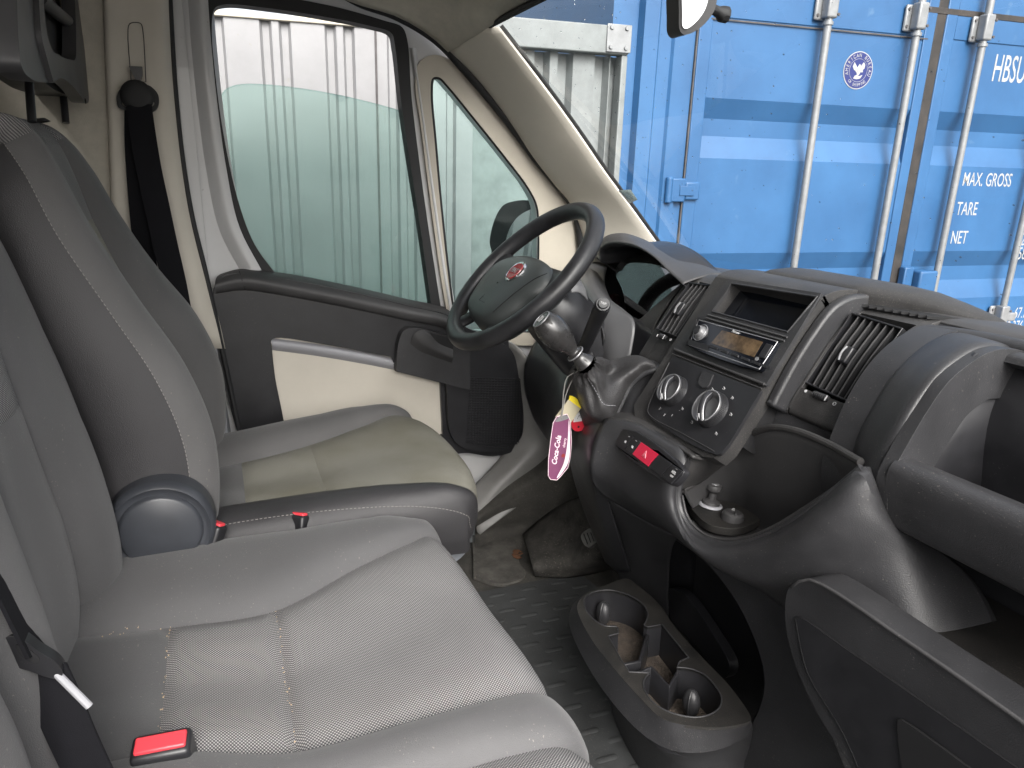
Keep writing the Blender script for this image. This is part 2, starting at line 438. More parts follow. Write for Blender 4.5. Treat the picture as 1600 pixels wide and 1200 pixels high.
# gate leaf seen through the windscreen
gt = thing('steel_gate', Y(1.0, GV, FD), 'galvanised gate leaf with a top beam and hinge plate, beside the blue container', 'gate')
g0 = YP(740, 200, FD)[0]; g1 = YP(972, 150, FD)[0]
tL = YP(785, 27, FD)[1]; tR = YP(975, 50, FD)[1]; bR = YP(972, 90, FD)[1]
tv = tL; bv_ = bR+.005
prof = [(g0, FD+.01)]
for p in (832, 868, 925, 948):
    a = YP(p, 200, FD)[0]; prof += [(a, FD+.01), (a+.012, FD+.045), (a+.045, FD+.045), (a+.057, FD+.01)]
prof.append((g1-.02, FD+.01))
b = yprism(None, prof, GV, bv_); obj('sheet_panel', b, M['gate'], gt, smooth=False, solid=.002)
b = bmesh.new(); ybox(b, g0, g1, bv_, tv, FD-.03, FD+.03); obj('top_beam', b, M['gate'], gt, bevel=.004)
b = bmesh.new(); ybox(b, g1-.022, g1, GV, bv_, FD-.025, FD+.03); obj('frame_post', b, M['gate'], gt, bevel=.004)
b = bmesh.new(); ybox(b, g1-.085, g1+.004, bv_+.005, tv+.004, FD-.036, FD-.031); pl = obj('hinge_plate', b, M['steel'], gt, bevel=.002)
for i in (0, 1):
    for j in (0, 1): obj('bolt', lathe_bm([(0, .006), (.006, .006), (.008, 0)], Y(g1-.07+i*.055, bv_+.02+j*.06, FD-.036), YR, 10), M['steel'], pl)
# ---- blue shipping container
CD = 2.95
ct = thing('shipping_container', Y(2.4, GV, CD), 'blue shipping container with galvanised door rods and white stencilled weights, in front of the windscreen', 'shipping container')
def cp(x, y): return YP(x, y, CD)
hinge = cp(1078, 200)[0]; seam = cp(1440, 200)[0]; rend = seam + (seam-hinge) + .06
cl = cp(985, 200)[0]; TOPV = 1.15; BOTV = GV+.12
gtop = cp(1440, 14)[1]
# corner posts with folded strip, header, sill
b = bmesh.new()
prof = [(cl-.1, CD+.6), (cl-.1, CD+.02), (cl+.01, CD+.02), (cl+.02, CD-.02), (cl+.085, CD-.02), (cl+.10, CD), (cl+.155, CD), (cl+.165, CD-.012), (cl+.225, CD-.012), (cl+.235, CD+.01), (hinge-.008, CD+.01), (hinge-.008, CD+.1)]
yprism(b, prof, BOTV, TOPV); obj('corner_post', b, M['blue'], ct, smooth=False)
b = bmesh.new(); prof = [(rend+.004, CD+.1), (rend+.004, CD), (rend+.2, CD), (rend+.2, CD+.5)]; yprism(b, prof, BOTV, TOPV); obj('corner_post', b, M['blue'], ct, smooth=False)
def doorprof(v_hi, v_lo):
    folds = [cp(1105, 152)[1], cp(1105, 184)[1], cp(1105, 212)[1], cp(1105, 247)[1]]
    d0 = CD; dd = .036
    P = [(v_hi, d0), (folds[0], d0), (folds[1], d0+dd), (folds[2], d0+dd), (folds[3], d0)]
    st = cp(1105, 396)[1]-folds[0]
    P += [(folds[0]+st, d0), (folds[1]+st, d0+dd), (folds[2]+st, d0+dd), (folds[3]+st, d0)]
    P += [(folds[0]+2*st, d0), (folds[1]+2*st, d0+dd), (folds[2]+2*st, d0+dd), (folds[3]+2*st, d0), (v_lo, d0)]
    return P
for (a0, a1, nm) in ((hinge, seam-.028, 0), (seam+.028, rend, 1)):
    b = bmesh.new(); P = doorprof(cp(1100, 24)[1], BOTV)
    grid_bm([[Y(a0+.055, v, d+.004) for v, d in P], [Y(a1-.05, v, d+.004) for v, d in P]], b)
    dr = obj('door', b, M['blue'], ct, smooth=False, solid=.003)
    b = bmesh.new()
    for e0, e1 in ((a0, a0+.06), (a1-.055, a1)): ybox(b, e0, e1, BOTV, TOPV-.1, CD-.004, CD+.06)
    ybox(b, a0+.0601, a1-.0551, cp(1100, 24)[1]-.002, TOPV-.1, CD-.002, CD+.05)
    obj('door_frame', b, M['blue'], dr, bevel=.004)
# gaskets
b = bmesh.new(); ybox(b, seam-.027, seam+.027, BOTV, TOPV, CD-.002, CD+.03)
obj('gasket', b, M['gasket'], ct, bevel=.004)
b = bmesh.new(); ybox(b, hinge-.007, hinge-.001, BOTV, TOPV, CD, CD+.03); obj('hinge_gap', b, M['seam'], ct)
b = bmesh.new(); ybox(b, seam-.12, rend, gtop-.012, gtop+.014, CD-.0045, CD+.0); obj('gasket', b, M['gasket'], ct, bevel=.002)
b = bmesh.new(); v1 = cp(1300, 47)[1]
ybox(b, hinge+.05, seam-.06, v1-.003, v1+.003, CD-.0050, CD-.0022); obj('seam_line', b, M['seam'], ct)
# body behind
b = bmesh.new(); ybox(b, cl-.09, rend+.19, BOTV, TOPV, CD+.12, CD+6); obj('box_body', b, M['blue'], ct)
b = bmesh.new(); ybox(b, cl-.1, rend+.2, TOPV, TOPV+.11, CD-.01, CD+.2); obj('header', b, M['blue'], ct, bevel=.005)
b = bmesh.new(); ybox(b, cl-.1, rend+.2, BOTV-.12, BOTV-.001, CD-.01, CD+.2); obj('sill', b, M['blue'], ct, bevel=.005)
# locking rods and brackets
rods = [YP(x, y, CD-.045)[0] for x, y in ((1268, 220), (1403, 220), (1505, 220), (1597, 350))]
# hinge (left) and lock housings
for hx, vy, nm in ((1058, 297, 0),):
    h_, v_ = cp(hx, vy); b = bmesh.new(); ybox(b, h_-.05, h_+.03, v_-.05, v_+.05, CD-.022, CD-.008)
    lathe_bm([(0,-.055),(.016,-.055),(.016,.055),(0,.055)], Y(h_-.052, v_, CD-.02), frame(YV, YN), 12, b)
    ybox(b, h_+.03, h_+.10, v_-.04, v_+.035, CD-.020, CD-.008)
    hg = obj('hinge', b, M['blue'], ct, bevel=.006)
    b = bmesh.new(); ybox(b, h_+.0, h_+.07, v_-.022, v_+.018, CD-.026, CD-.0225); obj('hinge_strap', b, M['blue'], hg, bevel=.004)
for i, hx in enumerate(rods):
    b = bmesh.new(); pts = [Y(hx, v, CD-.045) for v in (BOTV+.05, -.3, .4, TOPV+.05)]
    rd = tube_bm(pts, .0165, 14); o = obj('locking_rod', rd, M['steel'], ct)
    vv = cp((1288, 1423, 1530, 1620)[i], (12, 30, 48, 60)[i])[1]
    for v_ in ([vv] if i < 3 else [vv, cp(1560, 492)[1]]):
        b = bmesh.new(); ybox(b, hx-.052, hx+.02, v_-.055, v_+.055, CD-.022, CD-.006)
        ybox(b, hx-.026, hx+.026, v_-.05, v_+.06, CD-.070, CD-.021)
        br = obj('rod_bracket', b, M['steel'], ct, bevel=.009, seg=3)
        for s in (-1, 1):
            for q in (-.04, .026): obj('bolt', lathe_bm([(0, .004), (.006, .004), (.007, 0)], Y(hx+q, v_+s*.035, CD-.0225 if q < 0 else CD-.071), YR, 10), M['seam'], br)
        tubeb = tube_bm([Y(hx, v_-.062, CD-.045), Y(hx, v_-.075, CD-.045)], .022, 14); obj('collar', tubeb, M['steel'], br)
h_, v_ = cp(1558, 492); b = bmesh.new(); ybox(b, h_-.05, h_+.055, v_-.022, v_+.022, CD-.066, CD-.008); obj('rod_guide', b, M['steel'], ct, bevel=.006)
# lock housing between the doors
h_, v_ = cp(1428, 437); b = bmesh.new(); ybox(b, h_-.05, h_+.06, v_-.09, v_+.055, CD-.085, CD-.009)
lb = obj('lock_housing', b, M['blue'], ct, bevel=.010, seg=3)
b = bmesh.new(); ybox(b, h_-.115, h_-.06, v_-.12, v_+.07, CD-.05, CD-.009); obj('lock_bracket', b, M['blue'], lb, bevel=.006)
b = bmesh.new(); ybox(b, h_+.06, h_+.085, v_-.02, v_+.03, CD-.05, CD-.02); obj('lock_lug', b, M['blue'], lb, bevel=.006)
# stencilled lettering (sits on the door skin)
def yt(s, x, y, size, sx, align='LEFT', name='lettering', bold=.004):
    h_, v_ = cp(x, y); me = text_me(s, size, Y(h_, v_, CD+.0018), YR, sx, .0002, align, bold=bold)
    return obj(name, me, M['stencil'], ct, smooth=False)
yt('HBSU', 1552, 108, .17, .50)
yt('MAX. GROSS', 1505, 281, .092, .60); yt('TARE', 1495, 327, .092, .62); yt('NET', 1486, 372, .092, .62); yt('CU. CAP.', 1462, 491, .085, .62)
yt('30.480', 1700, 300, .092, .66); yt('2.220', 1596, 375, .092, .62); yt('58.260', 1591, 397, .092, .62)
yt('67.7', 1585, 490, .085, .62); yt('2.376', 1573, 511, .085, .62)
# round classification emblem: navy disc, white rings, eagle in a few shapes, curved lettering
h_, v_ = cp(1341, 110); ec = Y(h_, v_, CD+.0022)
RZ = .0785
em = obj('emblem_disc', lathe_bm([(0, .0016), (RZ, .0016), (RZ, 0)], ec, YR, 64), M['stencil'], ct, ang=20)
obj('emblem_field', lathe_bm([(0, .0024), (RZ*.95, .0024), (RZ*.95, 0)], ec, YR, 64), M['navy'], em, ang=20)
rg = bmesh.new(); tube_bm([ec+YR@V3((RZ*.61*math.cos(a), RZ*.61*math.sin(a), .0028)) for a in [i*math.pi/24 for i in range(48)]], .0008, 6, True, rg)
obj('emblem_ring', rg, M['stencil'], em)
ml = []
def arc_text(s, rad, a0, a1, flip, size):
    for i, ch in enumerate(s):
        if ch == ' ': continue
        a = a0 + (a1-a0)*i/(len(s)-1)
        c = ec + YR@V3((rad*math.cos(a), rad*math.sin(a), .0032))
        ang = a - math.pi/2 if not flip else a + math.pi/2
        ml.append(text_me(ch, size, c, YR@Matrix.Rotation(ang, 3, 'Z'), .8, .0003, bold=0.0))
arc_text('AMERICAN BUREAU', RZ*.78, math.radians(195), math.radians(-15), False, .0225)
arc_text('OF SHIPPING', RZ*.78, math.radians(228), math.radians(312), True, .0185)
obj('emblem_lettering', join_me(ml), M['stencil'], em, smooth=False)
def epoly(pts, lift=.0032):
    return [ec+YR@V3((x*RZ, y*RZ, lift)) for x, y in pts]
b = bmesh.new()
for P in ([(-.05,.1),(-.34,.42),(-.42,.18),(-.3,-.0),(-.22,-.02),(-.12,-.12),(.0,-.08)],
          [(.05,.12),(.3,.45),(.42,.3),(.4,.12),(.3,.05),(.32,-.08),(.12,-.1)],
          [(-.08,.16),(.02,.34),(.12,.3),(.1,.18),(.14,-.15),(.02,-.3),(-.1,-.15)],
          [(-.2,-.3),(-.05,-.22),(.1,-.3),(.34,-.22),(.2,-.42),(-.05,-.48),(-.28,-.44)]):
    plate_bm([epoly(P)], .0006, YN, b)
obj('emblem_bird', b, M['stencil'], em, smooth=False)
# things beyond the gate: a second container and a pale handrail
c2 = thing('shipping_container', Y(1.6, GV, 7), 'distant blue corrugated container roof edge showing above the galvanised gate', 'shipping container')
b = bmesh.new(); prof = []; k = 2.15
while k < 4.3: prof += [(k, 7), (k+.07, 7), (k+.1, 7.04), (k+.17, 7.04), (k+.2, 7)]; k += .27
yprism(b, prof, GV, 3.0); obj('corrugated_side', b, M['blue'], c2, smooth=False, solid=.003)
b = bmesh.new(); ybox(b, 2.1, 4.4, 3.0, 3.12, 6.97, 7.1); obj('top_rail', b, M['blue'], c2)
hr = thing('site_handrail', Y(1.6, GV, 5), 'pale metal handrail of a stair beyond the gate beam', 'handrail')
a, b_ = YP(838, 22, 5), YP(880, 0, 5)
for off in (0, .09):
    t = tube_bm([Y(a[0]-.3, a[1]-.16+off, 5), Y(b_[0]+.3, b_[1]+.17+off, 5)], .014, 8); obj('rail', t, M['fence_top'], hr)
for s in range(3):
    t = tube_bm([Y(a[0]+s*.14, -1.6, 5), Y(a[0]+s*.14, a[1]+s*.075+.08, 5)], .012, 8); obj('post', t, M['fence_top'], hr)
# ================================================================ CAB SHELL
fl = bmesh.new(); box_bm((0, .55, -.03), (1.72, 2.0, .06), bm=fl); structure(obj('floor', fl, M['carpet'], smooth=False))
# rear bulkhead with felt lining
b = bmesh.new(); box_bm((0, -.47, .62), (1.70, .03, 1.46), bm=b)
tag(obj('rear_bulkhead', b, M['headliner'], bevel=.01), 'beige felt lined partition wall behind the seats', 'partition')
# headliner
hd = thing('roof_lining', (0, .1, 1.36), 'beige felt roof lining above the door and the windscreen', 'roof lining')
rows = []
edge = [U(300, -150, x=-.83), U(450, -60, x=-.83), U(540, -4, x=-.83), U(620, 22, x=-.83), U(672, 52, x=-.83), U(702, 79, x=-.83)]
def hdrow(x, zc, y1, z1): return [V3((x, -.47, zc)), V3((x, -.1, zc)), V3((x, .2, zc-.005)), V3((x, .38, zc-.02)), V3((x, y1-.06, z1+.045)), V3((x, y1, z1))]
top = U(775, 40, x=-.68)
e0 = [V3((-.83, -.47, 1.36))] + edge[1:]
rows = [e0, hdrow(-.74, 1.395, .56, 1.30), hdrow(-.6, 1.43, .592, 1.314), hdrow(-.3, 1.44, .60, 1.316), hdrow(.1, 1.44, .605, 1.317), hdrow(.5, 1.44, .60, 1.316), hdrow(.86, 1.40, .56, 1.31)]
rows[1][-1] = U(735, 60, x=-.75)
b = surf(rows, 30, 5); obj('lining_panel', b, M['headliner'], hd, solid=.006, soff=1)
t = tube_bm(cr([top+V3((-.01, -.01, .002)), V3((-.5, .594, 1.312)), V3((0, .605, 1.315)), V3((.5, .594, 1.312)), V3((.84, .56, 1.305))], 8), .007, 8)
obj('windscreen_header_seal', t, M['rubber'], hd)
# outer roof skin keeps daylight out
b = bmesh.new(); box_bm((0, .03, 1.50), (1.8, 1.1, .03), bm=b); tag(obj('van_roof', b, M['paint'], bevel=.02), 'white painted van roof skin over the lining', 'roof')
# ---- A pillar trim
ap = thing('pillar_trim', (-.75, .9, .85), 'beige windscreen pillar trim between the door seal and the windscreen', 'pillar trim')
Lc = [U(*p, x=-.835) for p in ((702, 77), (744, 119), (793, 182), (835, 245), (870, 290), (893, 318), (912, 370), (918, 440))]
Rc = [U(*p, x=-.69) for p in ((776, 42), (817, 95), (870, 165), (905, 214), (940, 265), (985, 326), (1024, 380), (1062, 432))]
Mc = [(a*.55+c*.45) + V3((.018, -.012, .012)) for a, c in zip(Lc, Rc)]
Rb = [c+V3((-.012, .012, -.004)) for c in Rc]; Rb2 = [c+V3((-.03, .03, .01)) for c in Rc]
b = surf([[p+V3((-.02, .02, 0)) for p in Lc], Lc, Mc, Rc, Rb], 40, 5); obj('pillar_cover', b, M['beige'], ap, sub=0, solid=.003, soff=1)
t = tube_bm(cr([r+V3((-.004, .012, .004)) for r in Rc], 6), .0045, 8); obj('windscreen_edge_seal', t, M['rubber'], ap)
# joint line across the pillar cover
def onap(t, s):     # point of cover: t along, s across
    i = t*(len(Lc)-1); k = min(int(i), len(Lc)-2); fr = i-k
    a = Lc[k].lerp(Lc[k+1], fr); m_ = Mc[k].lerp(Mc[k+1], fr); c = Rc[k].lerp(Rc[k+1], fr)
    return cr([a, m_, c], 12)
for t_ in (.06, .55):
    pts = [p+V3((.0015, -.001, .001)) for p in onap(t_ if t_ < .5 else .42*.4, 0)[2:-1]]
    if t_ < .5: obj('trim_joint', tube_bm(pts, .0008, 6), M['seam'], ap)
# far door seal
sp = [U(*p, x=-.845) for p in ((380, -110), (450, -70), (520, -22), (560, 2), (620, 24), (682, 62), (735, 118), (795, 190), (840, 250), (876, 294), (899, 328), (908, 375), (908, 470))]
sl = thing('door_seal', (-.85, .5, .8), 'black rubber seal curving round the top and front of the driver door opening', 'door seal')
obj('front_seal', tube_bm(cr(sp, 8), .0115, 12), M['rubber'], sl)
sp = [U(*p, x=-.83) for p in ((263, -40), (268, 60), (275, 160), (285, 250), (300, 340), (322, 430), (350, 560), (380, 700))]
obj('rear_seal', tube_bm(cr(sp, 8), .0058, 10), M['rubber'], sl)
# ---- B pillar trim
bp = thing('pillar_trim', (-.82, -.15, .1), 'beige door pillar trim behind the driver seat, with the belt height slot', 'pillar trim')
c0 = [(162, -60), (166, 60), (172, 200), (178, 330), (205, 560)]
c1 = [(205, -60), (210, 60), (214, 200), (222, 330), (262, 560)]
c2_ = [(248, -60), (252, 60), (258, 160), (278, 330), (322, 510), (330, 545)]
c3 = [(265, -60), (269, 60), (276, 160), (298, 330), (344, 510), (352, 545)]
side = surf([[V3((-.80, -.46, z)) for z in (1.42, 1.25, 1.08, .9, .5)], [V3((-.803, U(*p, x=-.803).y+.01, U(*p, x=-.803).z)) for p in c0]], 20, 3)
obj('felt_side', side, M['headliner'], bp, solid=.003)
rows = [[V3((-.815, U(*p, x=-.79).y-.004, U(*p, x=-.79).z)) for p in c0], [V3((-.793, U(*p, x=-.79).y-.001, U(*p, x=-.79).z)) for p in c0],
        [U(*p, x=-.79)+V3((.001, .006, 0)) for p in c0], [U(*p, x=-.805) for p in c1], [U(*p, x=-.81) for p in c2_], [U(*p, x=-.832) for p in c3]]
b = surf(rows, 24, 8); obj('pillar_cover', b, M['beige'], bp, solid=.003)
# fill between bulkhead & pillar
b = bmesh.new(); box_bm((-.86, -.25, .62), (.03, .45, 1.5), bm=b); obj('pillar_shell', b, M['paint'], bp)
slot = px([(200, 46), (203, 37), (212, 35), (220, 37), (223, 46), (228, 128, 1), (205, 128, 1)], x=-.7905, n=4)
obj('slot_outline', tube_bm(slot, .0009, 6, True), M['seam'], bp)
bb = plate_bm([px([(201, 103, 1), (222, 104, 1), (222, 118), (219, 127, 1), (212, 125, 1), (208, 117)], x=-.783, n=3)], .012, (1,0,0))
obj('height_adjuster', bb, M['smooth'], bp, bevel=.002)
# ================================================================ DRIVER DOOR
dr = thing('driver_door', (-.88, .3, .0), 'white van door with half lowered green glass, quarter window and black and cream trim', 'van door')
DX = -.872
outer = [(268, -110, 1), (270, 0), (274, 100), (284, 220), (300, 330), (318, 420), (338, 520), (355, 640), (385, 800, 1), (560, 900, 1), (740, 790), (800, 755), (850, 712), (890, 650), (915, 560), (915, 440), (908, 350), (880, 300), (838, 250), (790, 190), (730, 120), (680, 68), (620, 32), (560, 8), (520, -15), (450, -60), (380, -95, 1)]
win_o = [(310, 45), (314, 8), (330, -10), (380, -15), (450, -4), (530, 12), (600, 32), (628, 42), (636, 60), (643, 150), (655, 250), (668, 345), (692, 500, 1), (440, 500, 1), (405, 428), (372, 382), (348, 300), (328, 210), (316, 130)]
win_i = [(331, 40), (336, 13), (352, 7), (420, 13), (500, 25), (580, 41), (612, 52), (617, 70), (627, 160), (640, 250), (656, 350), (677, 500, 1), (480, 490, 1), (434, 432), (398, 382), (374, 320), (352, 225), (338, 130)]
q_o = [(649, 130), (655, 98), (676, 86), (702, 92), (738, 126), (795, 200), (845, 262), (884, 312), (900, 355), (905, 430), (905, 540, 1), (708, 540, 1), (690, 440), (672, 310), (658, 200)]
q_i = [(673, 145), (676, 122), (687, 121), (702, 136), (742, 185), (790, 245), (826, 293), (840, 322), (843, 365), (842, 440, 1), (838, 520, 1), (712, 520, 1), (700, 430), (688, 320), (679, 220)]
P = lambda pts, x, n=6: px(pts, x=x, n=n)
b = plate_bm([P(outer, DX), P(win_o, DX), P(q_i, DX)], .05, (1,0,0)); obj('door_shell', b, M['paint'], dr, ang=25)
# pressed ridge round the window
rg = [(291, -30), (297, 60), (308, 170), (322, 270), (342, 360), (378, 430)]
b = surf([[U(x_, y_, x=DX-.001) for x_, y_ in rg], [U(x_+10, y_-1, x=DX+.010) for x_, y_ in rg], [U(x_+20, y_-3, x=DX+.016) for x_, y_ in rg], [U(x_+30, y_-5, x=DX+.012) for x_, y_ in rg], [U(x_+40, y_-8, x=DX-.002) for x_, y_ in rg]], 30, 4)
obj('window_surround_pressing', b, M['paint'], dr)
b = plate_bm([P(win_o, DX+.010), P(win_i, DX+.010)], .04, (1,0,0)); rb = obj('window_rubber', b, M['rubber'], dr, bevel=.004, seg=3)
ln = P([(p[0]-7 if p[0] < 400 else p[0]+9, p[1]-2) + tuple(p[2:]) for p in win_i], DX+.0125)

# white sash strip between window and quarter light
b = surf([[U(*p, x=DX+.003) for p in ((640, 75), (655, 180), (668, 290), (688, 430), (700, 500))], [U(*p, x=DX+.014) for p in ((645, 75), (660, 180), (675, 290), (695, 430), (707, 500))], [U(*p, x=DX+.003) for p in ((650, 75), (666, 180), (682, 290), (703, 430), (715, 500))]], 20, 4)
obj('sash_strip', b, M['paint'], dr)
b = plate_bm([P(q_o, DX+.012), P(q_i, DX+.012)], .012, (1,0,0)); qt = obj('quarter_window_trim', b, M['taupe'], dr, bevel=.006, seg=3)
obj('quarter_window_rubber', tube_bm(P(q_i, DX+.006), .0055, 8, True), M['rubber'], qt)
# glass
gl = [(334, 175), (343, 156), (352, 141), (372, 133), (420, 133), (520, 147), (600, 166), (640, 178, 1), (690, 520, 1), (420, 500, 1), (380, 380), (350, 270)]
b = plate_bm([P(gl, DX-.022)], .004, (1,0,0)); obj('window_glass', b, M['teal'], dr, smooth=False, label='half lowered green tinted door glass')
obj('glass_edge', tube_bm(px([(343, 156), (352, 141), (372, 133), (420, 133), (520, 147), (600, 166), (640, 178)], closed=False, x=DX-.024), .0013, 6), M['quarter'], dr)
b = plate_bm([P(q_i, DX-.02)], .004, (1,0,0)); obj('quarter_glass', b, M['quarter'], dr, smooth=False)
# ---- door trim: black moulded frame
TX = -.835
tr_o = [(333, 480), (336, 447), (350, 431), (375, 427), (430, 434), (500, 446), (580, 463), (650, 480), (700, 492), (735, 515), (790, 530), (806, 548), (816, 600), (822, 650), (818, 690), (800, 706), (770, 713), (725, 708), (700, 715), (600, 790), (450, 800), (395, 770), (375, 690), (355, 620), (340, 550)]
tr_i = [(425, 545), (424, 532), (432, 528), (500, 537), (612, 558, 1), (618, 580, 1), (688, 598, 1), (692, 680, 1), (560, 730, 1), (460, 745, 1), (440, 640), (430, 590)]
b = plate_bm([P(tr_o, TX), P(tr_i, TX)], .03, (1,0,0)); tp = obj('trim_moulding', b, M['smooth'], dr, bevel=.008, seg=4)
# top ledge
b = surf([[U(*p, x=TX-.03) for p in ((345, 428), (375, 420), (440, 426), (540, 445), (640, 468), (700, 482), (720, 500))],
          [U(*p, x=TX-.006) for p in ((338, 434), (372, 425), (440, 433), (540, 453), (640, 476), (700, 491), (720, 508))],
          [U(*p, x=TX+.012) for p in ((336, 446), (378, 436), (440, 446), (540, 466), (640, 488), (700, 502), (722, 518))],
          [U(*p, x=TX+.008) for p in ((337, 456), (380, 450), (440, 458), (540, 477), (640, 499), (700, 512), (722, 530))],
          [U(*p, x=TX-.004) for p in ((337, 460), (380, 455), (440, 463), (540, 482), (640, 503), (700, 517), (722, 535))]], 40, 5)
obj('window_ledge', b, M['hood'], dr, sub=0)
obj('ledge_joint', tube_bm([U(374, 424, x=TX-.005), U(378, 437, x=TX+.0125), U(383, 452, x=TX+.008)], .001, 6), M['dark'], tp)
# cream insert + grey bar, set back
b = plate_bm([P([(415, 520, 1), (700, 570, 1), (705, 720, 1), (560, 760, 1), (440, 740, 1)], TX-.012)], .01, (1,0,0)); obj('cream_insert', b, M['beige'], dr)
b = surf([[U(*p, x=TX-.012) for p in ((424, 528), (500, 538), (570, 550), (618, 560))], [U(*p, x=TX-.001) for p in ((424, 533), (500, 543), (570, 555), (618, 565))], [U(*p, x=TX-.001) for p in ((425, 540), (500, 550), (570, 562), (617, 572))], [U(*p, x=TX-.012) for p in ((425, 547), (500, 557), (570, 569), (616, 578))]], 24, 4)
obj('grey_bar', b, M['greybar'], dr)
# pull handle block with release lever
hb = [(622, 540), (630, 518), (645, 512), (700, 525, 1), (735, 540, 1), (735, 610, 1), (690, 598), (620, 580, 1)]
hole = [(648, 528), (656, 516), (668, 520), (678, 540), (690, 550), (722, 562, 1), (722, 535, 1), (690, 525)]
b = plate_bm([P(hb, TX+.03)], .045, (1,0,0)); ph = obj('pull_handle', b, M['plastic'], dr, bevel=.006, seg=3)
b = surf([[U(*p, x=TX+.0305) for p in ((641, 537), (655, 548), (672, 555), (706, 567))], [U(*p, x=TX+.040) for p in ((647, 522), (663, 536), (680, 547), (708, 559))], [U(*p, x=TX+.036) for p in ((656, 516), (668, 524), (682, 540), (708, 552))], [U(*p, x=TX+.0305) for p in ((664, 516), (674, 524), (686, 536), (708, 545))]], 20, 4)
obj('release_lever', b, M['hood'], ph)
b = plate_bm([P([(672, 520, 1), (708, 529, 1), (708, 548, 1), (690, 545), (678, 532)], TX+.0312)], .002, (1,0,0)); obj('finger_recess', b, M['dark'], ph)
# lower pocket / loudspeaker
b = plate_bm([P([(700, 548), (730, 538), (785, 537), (802, 552), (812, 600), (818, 650), (814, 684), (796, 700), (766, 706), (722, 699), (705, 680), (699, 620)], TX+.022)], .03, (1,0,0)); spk = obj('speaker_housing', b, M['smooth'], dr, bevel=.012, seg=4)
gm = mat('speaker_grille', (.01,.01,.012), .5)
b = bmesh.new()
for i in range(26):
    yy = 594+i*3.9; x0 = 734-i*.25; x1 = 812+min(i, 8)*.5-max(0, i-20)*1.5
    a = U(x0, yy, x=TX+.0235); c = U(x1, yy+2, x=TX+.0235)
    tube_bm([a, c], .0014, 5, bm=b)
for i in range(18):
    xx = 736+i*4.5; a = U(xx, 592, x=TX+.0232); c = U(xx-2, 692, x=TX+.0232); tube_bm([a, c], .0012, 5, bm=b)
obj('speaker_grille', b, gm, spk)
obj('grille_edge', tube_bm(px([(733, 590, 1), (812, 592, 1), (816, 650), (813, 682), (795, 697), (740, 694, 1)], x=TX+.023, n=5), .0016, 6, True), M['smooth'], spk)
# grey sill foot between the door and the floor
sf = bmesh.new()
rows = [[U(*p, x=-.80) for p in ((812, 545), (826, 600), (838, 650), (845, 690), (820, 720), (780, 760), (745, 800))],
        [U(*p, x=-.80) for p in ((868, 600), (880, 650), (884, 680), (870, 712), (850, 735), (800, 775), (745, 830))]]
rows = [[U(*p, x=-.85) for p in ((790, 530), (790, 600), (795, 650), (790, 700), (760, 740), (720, 780), (690, 830))]] + rows + [[U(*p, x=-.79) for p in ((930, 600), (940, 650), (930, 700), (900, 735), (860, 750), (810, 790), (750, 835))]]
tag(obj('sill_panel', surf(rows, 30, 5), M['greypaint'], solid=.004), 'scuffed grey painted sill panel below the door speaker', 'sill panel')
# ---- wing mirror outside
wm = thing('wing_mirror', (-1.02, .78, .7), 'black wing mirror outside the quarter window, reflecting the pale fence', 'wing mirror')
mn = V3((.25, -.96, .08)).normalized(); mp = V3((-1.02, .80, .80))
mo = [(764, 425), (768, 395), (765, 378), (772, 345), (785, 322), (805, 314), (830, 314), (842, 322), (850, 345), (852, 400), (845, 460), (780, 480)]
def onp(pts, p0, n): return cr([CAM+ray(*p)*((V3(p0)-CAM).dot(n)/ray(*p).dot(n)) for p in pts], 6, True)
b = plate_bm([onp(mo, mp, mn)], .07, mn); obj('housing', b, M['rubber'], wm, bevel=.02, seg=4)
mi = [(786, 425), (788, 388), (796, 358), (808, 340), (825, 329), (841, 326), (845, 345), (845, 400), (838, 445), (792, 455)]
b = plate_bm([onp(mi, mp+mn*.003, mn)], .004, mn); obj('mirror_glass', b, mat('mirror_glass', (.85,.88,.88), .03, metal=1), wm, smooth=False)
b = bmesh.new(); box_bm((-.99, .86, .70), (.16, .06, .05), bm=b); obj('mirror_arm', b, M['rubber'], wm, bevel=.012)
# ---- windscreen
wt0, wt1 = V3((-.70, .575, 1.318)), V3((-.70, 1.085, .81))
rows = []
for s, bl in ((-.70, 0), (-.45, .03), (0, .05), (.45, .03), (.80, -.02)):
    rows.append([V3((s, wt0.y+bl, wt0.z)), V3((s, (wt0.y+wt1.y)/2+bl+.012, (wt0.z+wt1.z)/2+.012)), V3((s, wt1.y+bl, wt1.z))])
ws = thing('windscreen', (0, 1.1, .8), 'clear sloping windscreen speckled with rain, in front of the blue container', 'windscreen')
obj('windscreen_glass', surf(rows, 12, 6), M['clear'], ws)
# rain drops: many tiny domes on the outside of the glass
rd = bmesh.new(); rr = random.Random(4)
def wpt(s, t):
    i = [-.70, -.45, 0, .45, .80]; bl = [0, .03, .05, .03, -.02]
    for k in range(4):
        if s <= i[k+1]: q = (s-i[k])/(i[k+1]-i[k]); bb = bl[k]*(1-q)+bl[k+1]*q; break
    y0 = wt0.y+bb; return V3((s, y0+(wt1.y-wt0.y)*t+.048*t*(1-t), wt0.z+(wt1.z-wt0.z)*t+.048*t*(1-t)))
nrm = V3((0, .7, .71)).normalized(); FR = frame(nrm)
for i in range(560):
    s = -.69+1.45*rr.random()**1.5; t = rr.random()**1.25
    r = rr.choice((.0006, .0008, .0011, .0016))*rr.uniform(.8, 1.2)
    lathe_bm([(r, 0), (r*.8, r*.5), (0, r*.7)], wpt(s, min(t, .97))+nrm*.0012, FR, 7, rd)
tag(obj('rain_drops', rd, M['drop']), 'rain drops scattered over the windscreen', 'rain drops', kind='stuff')
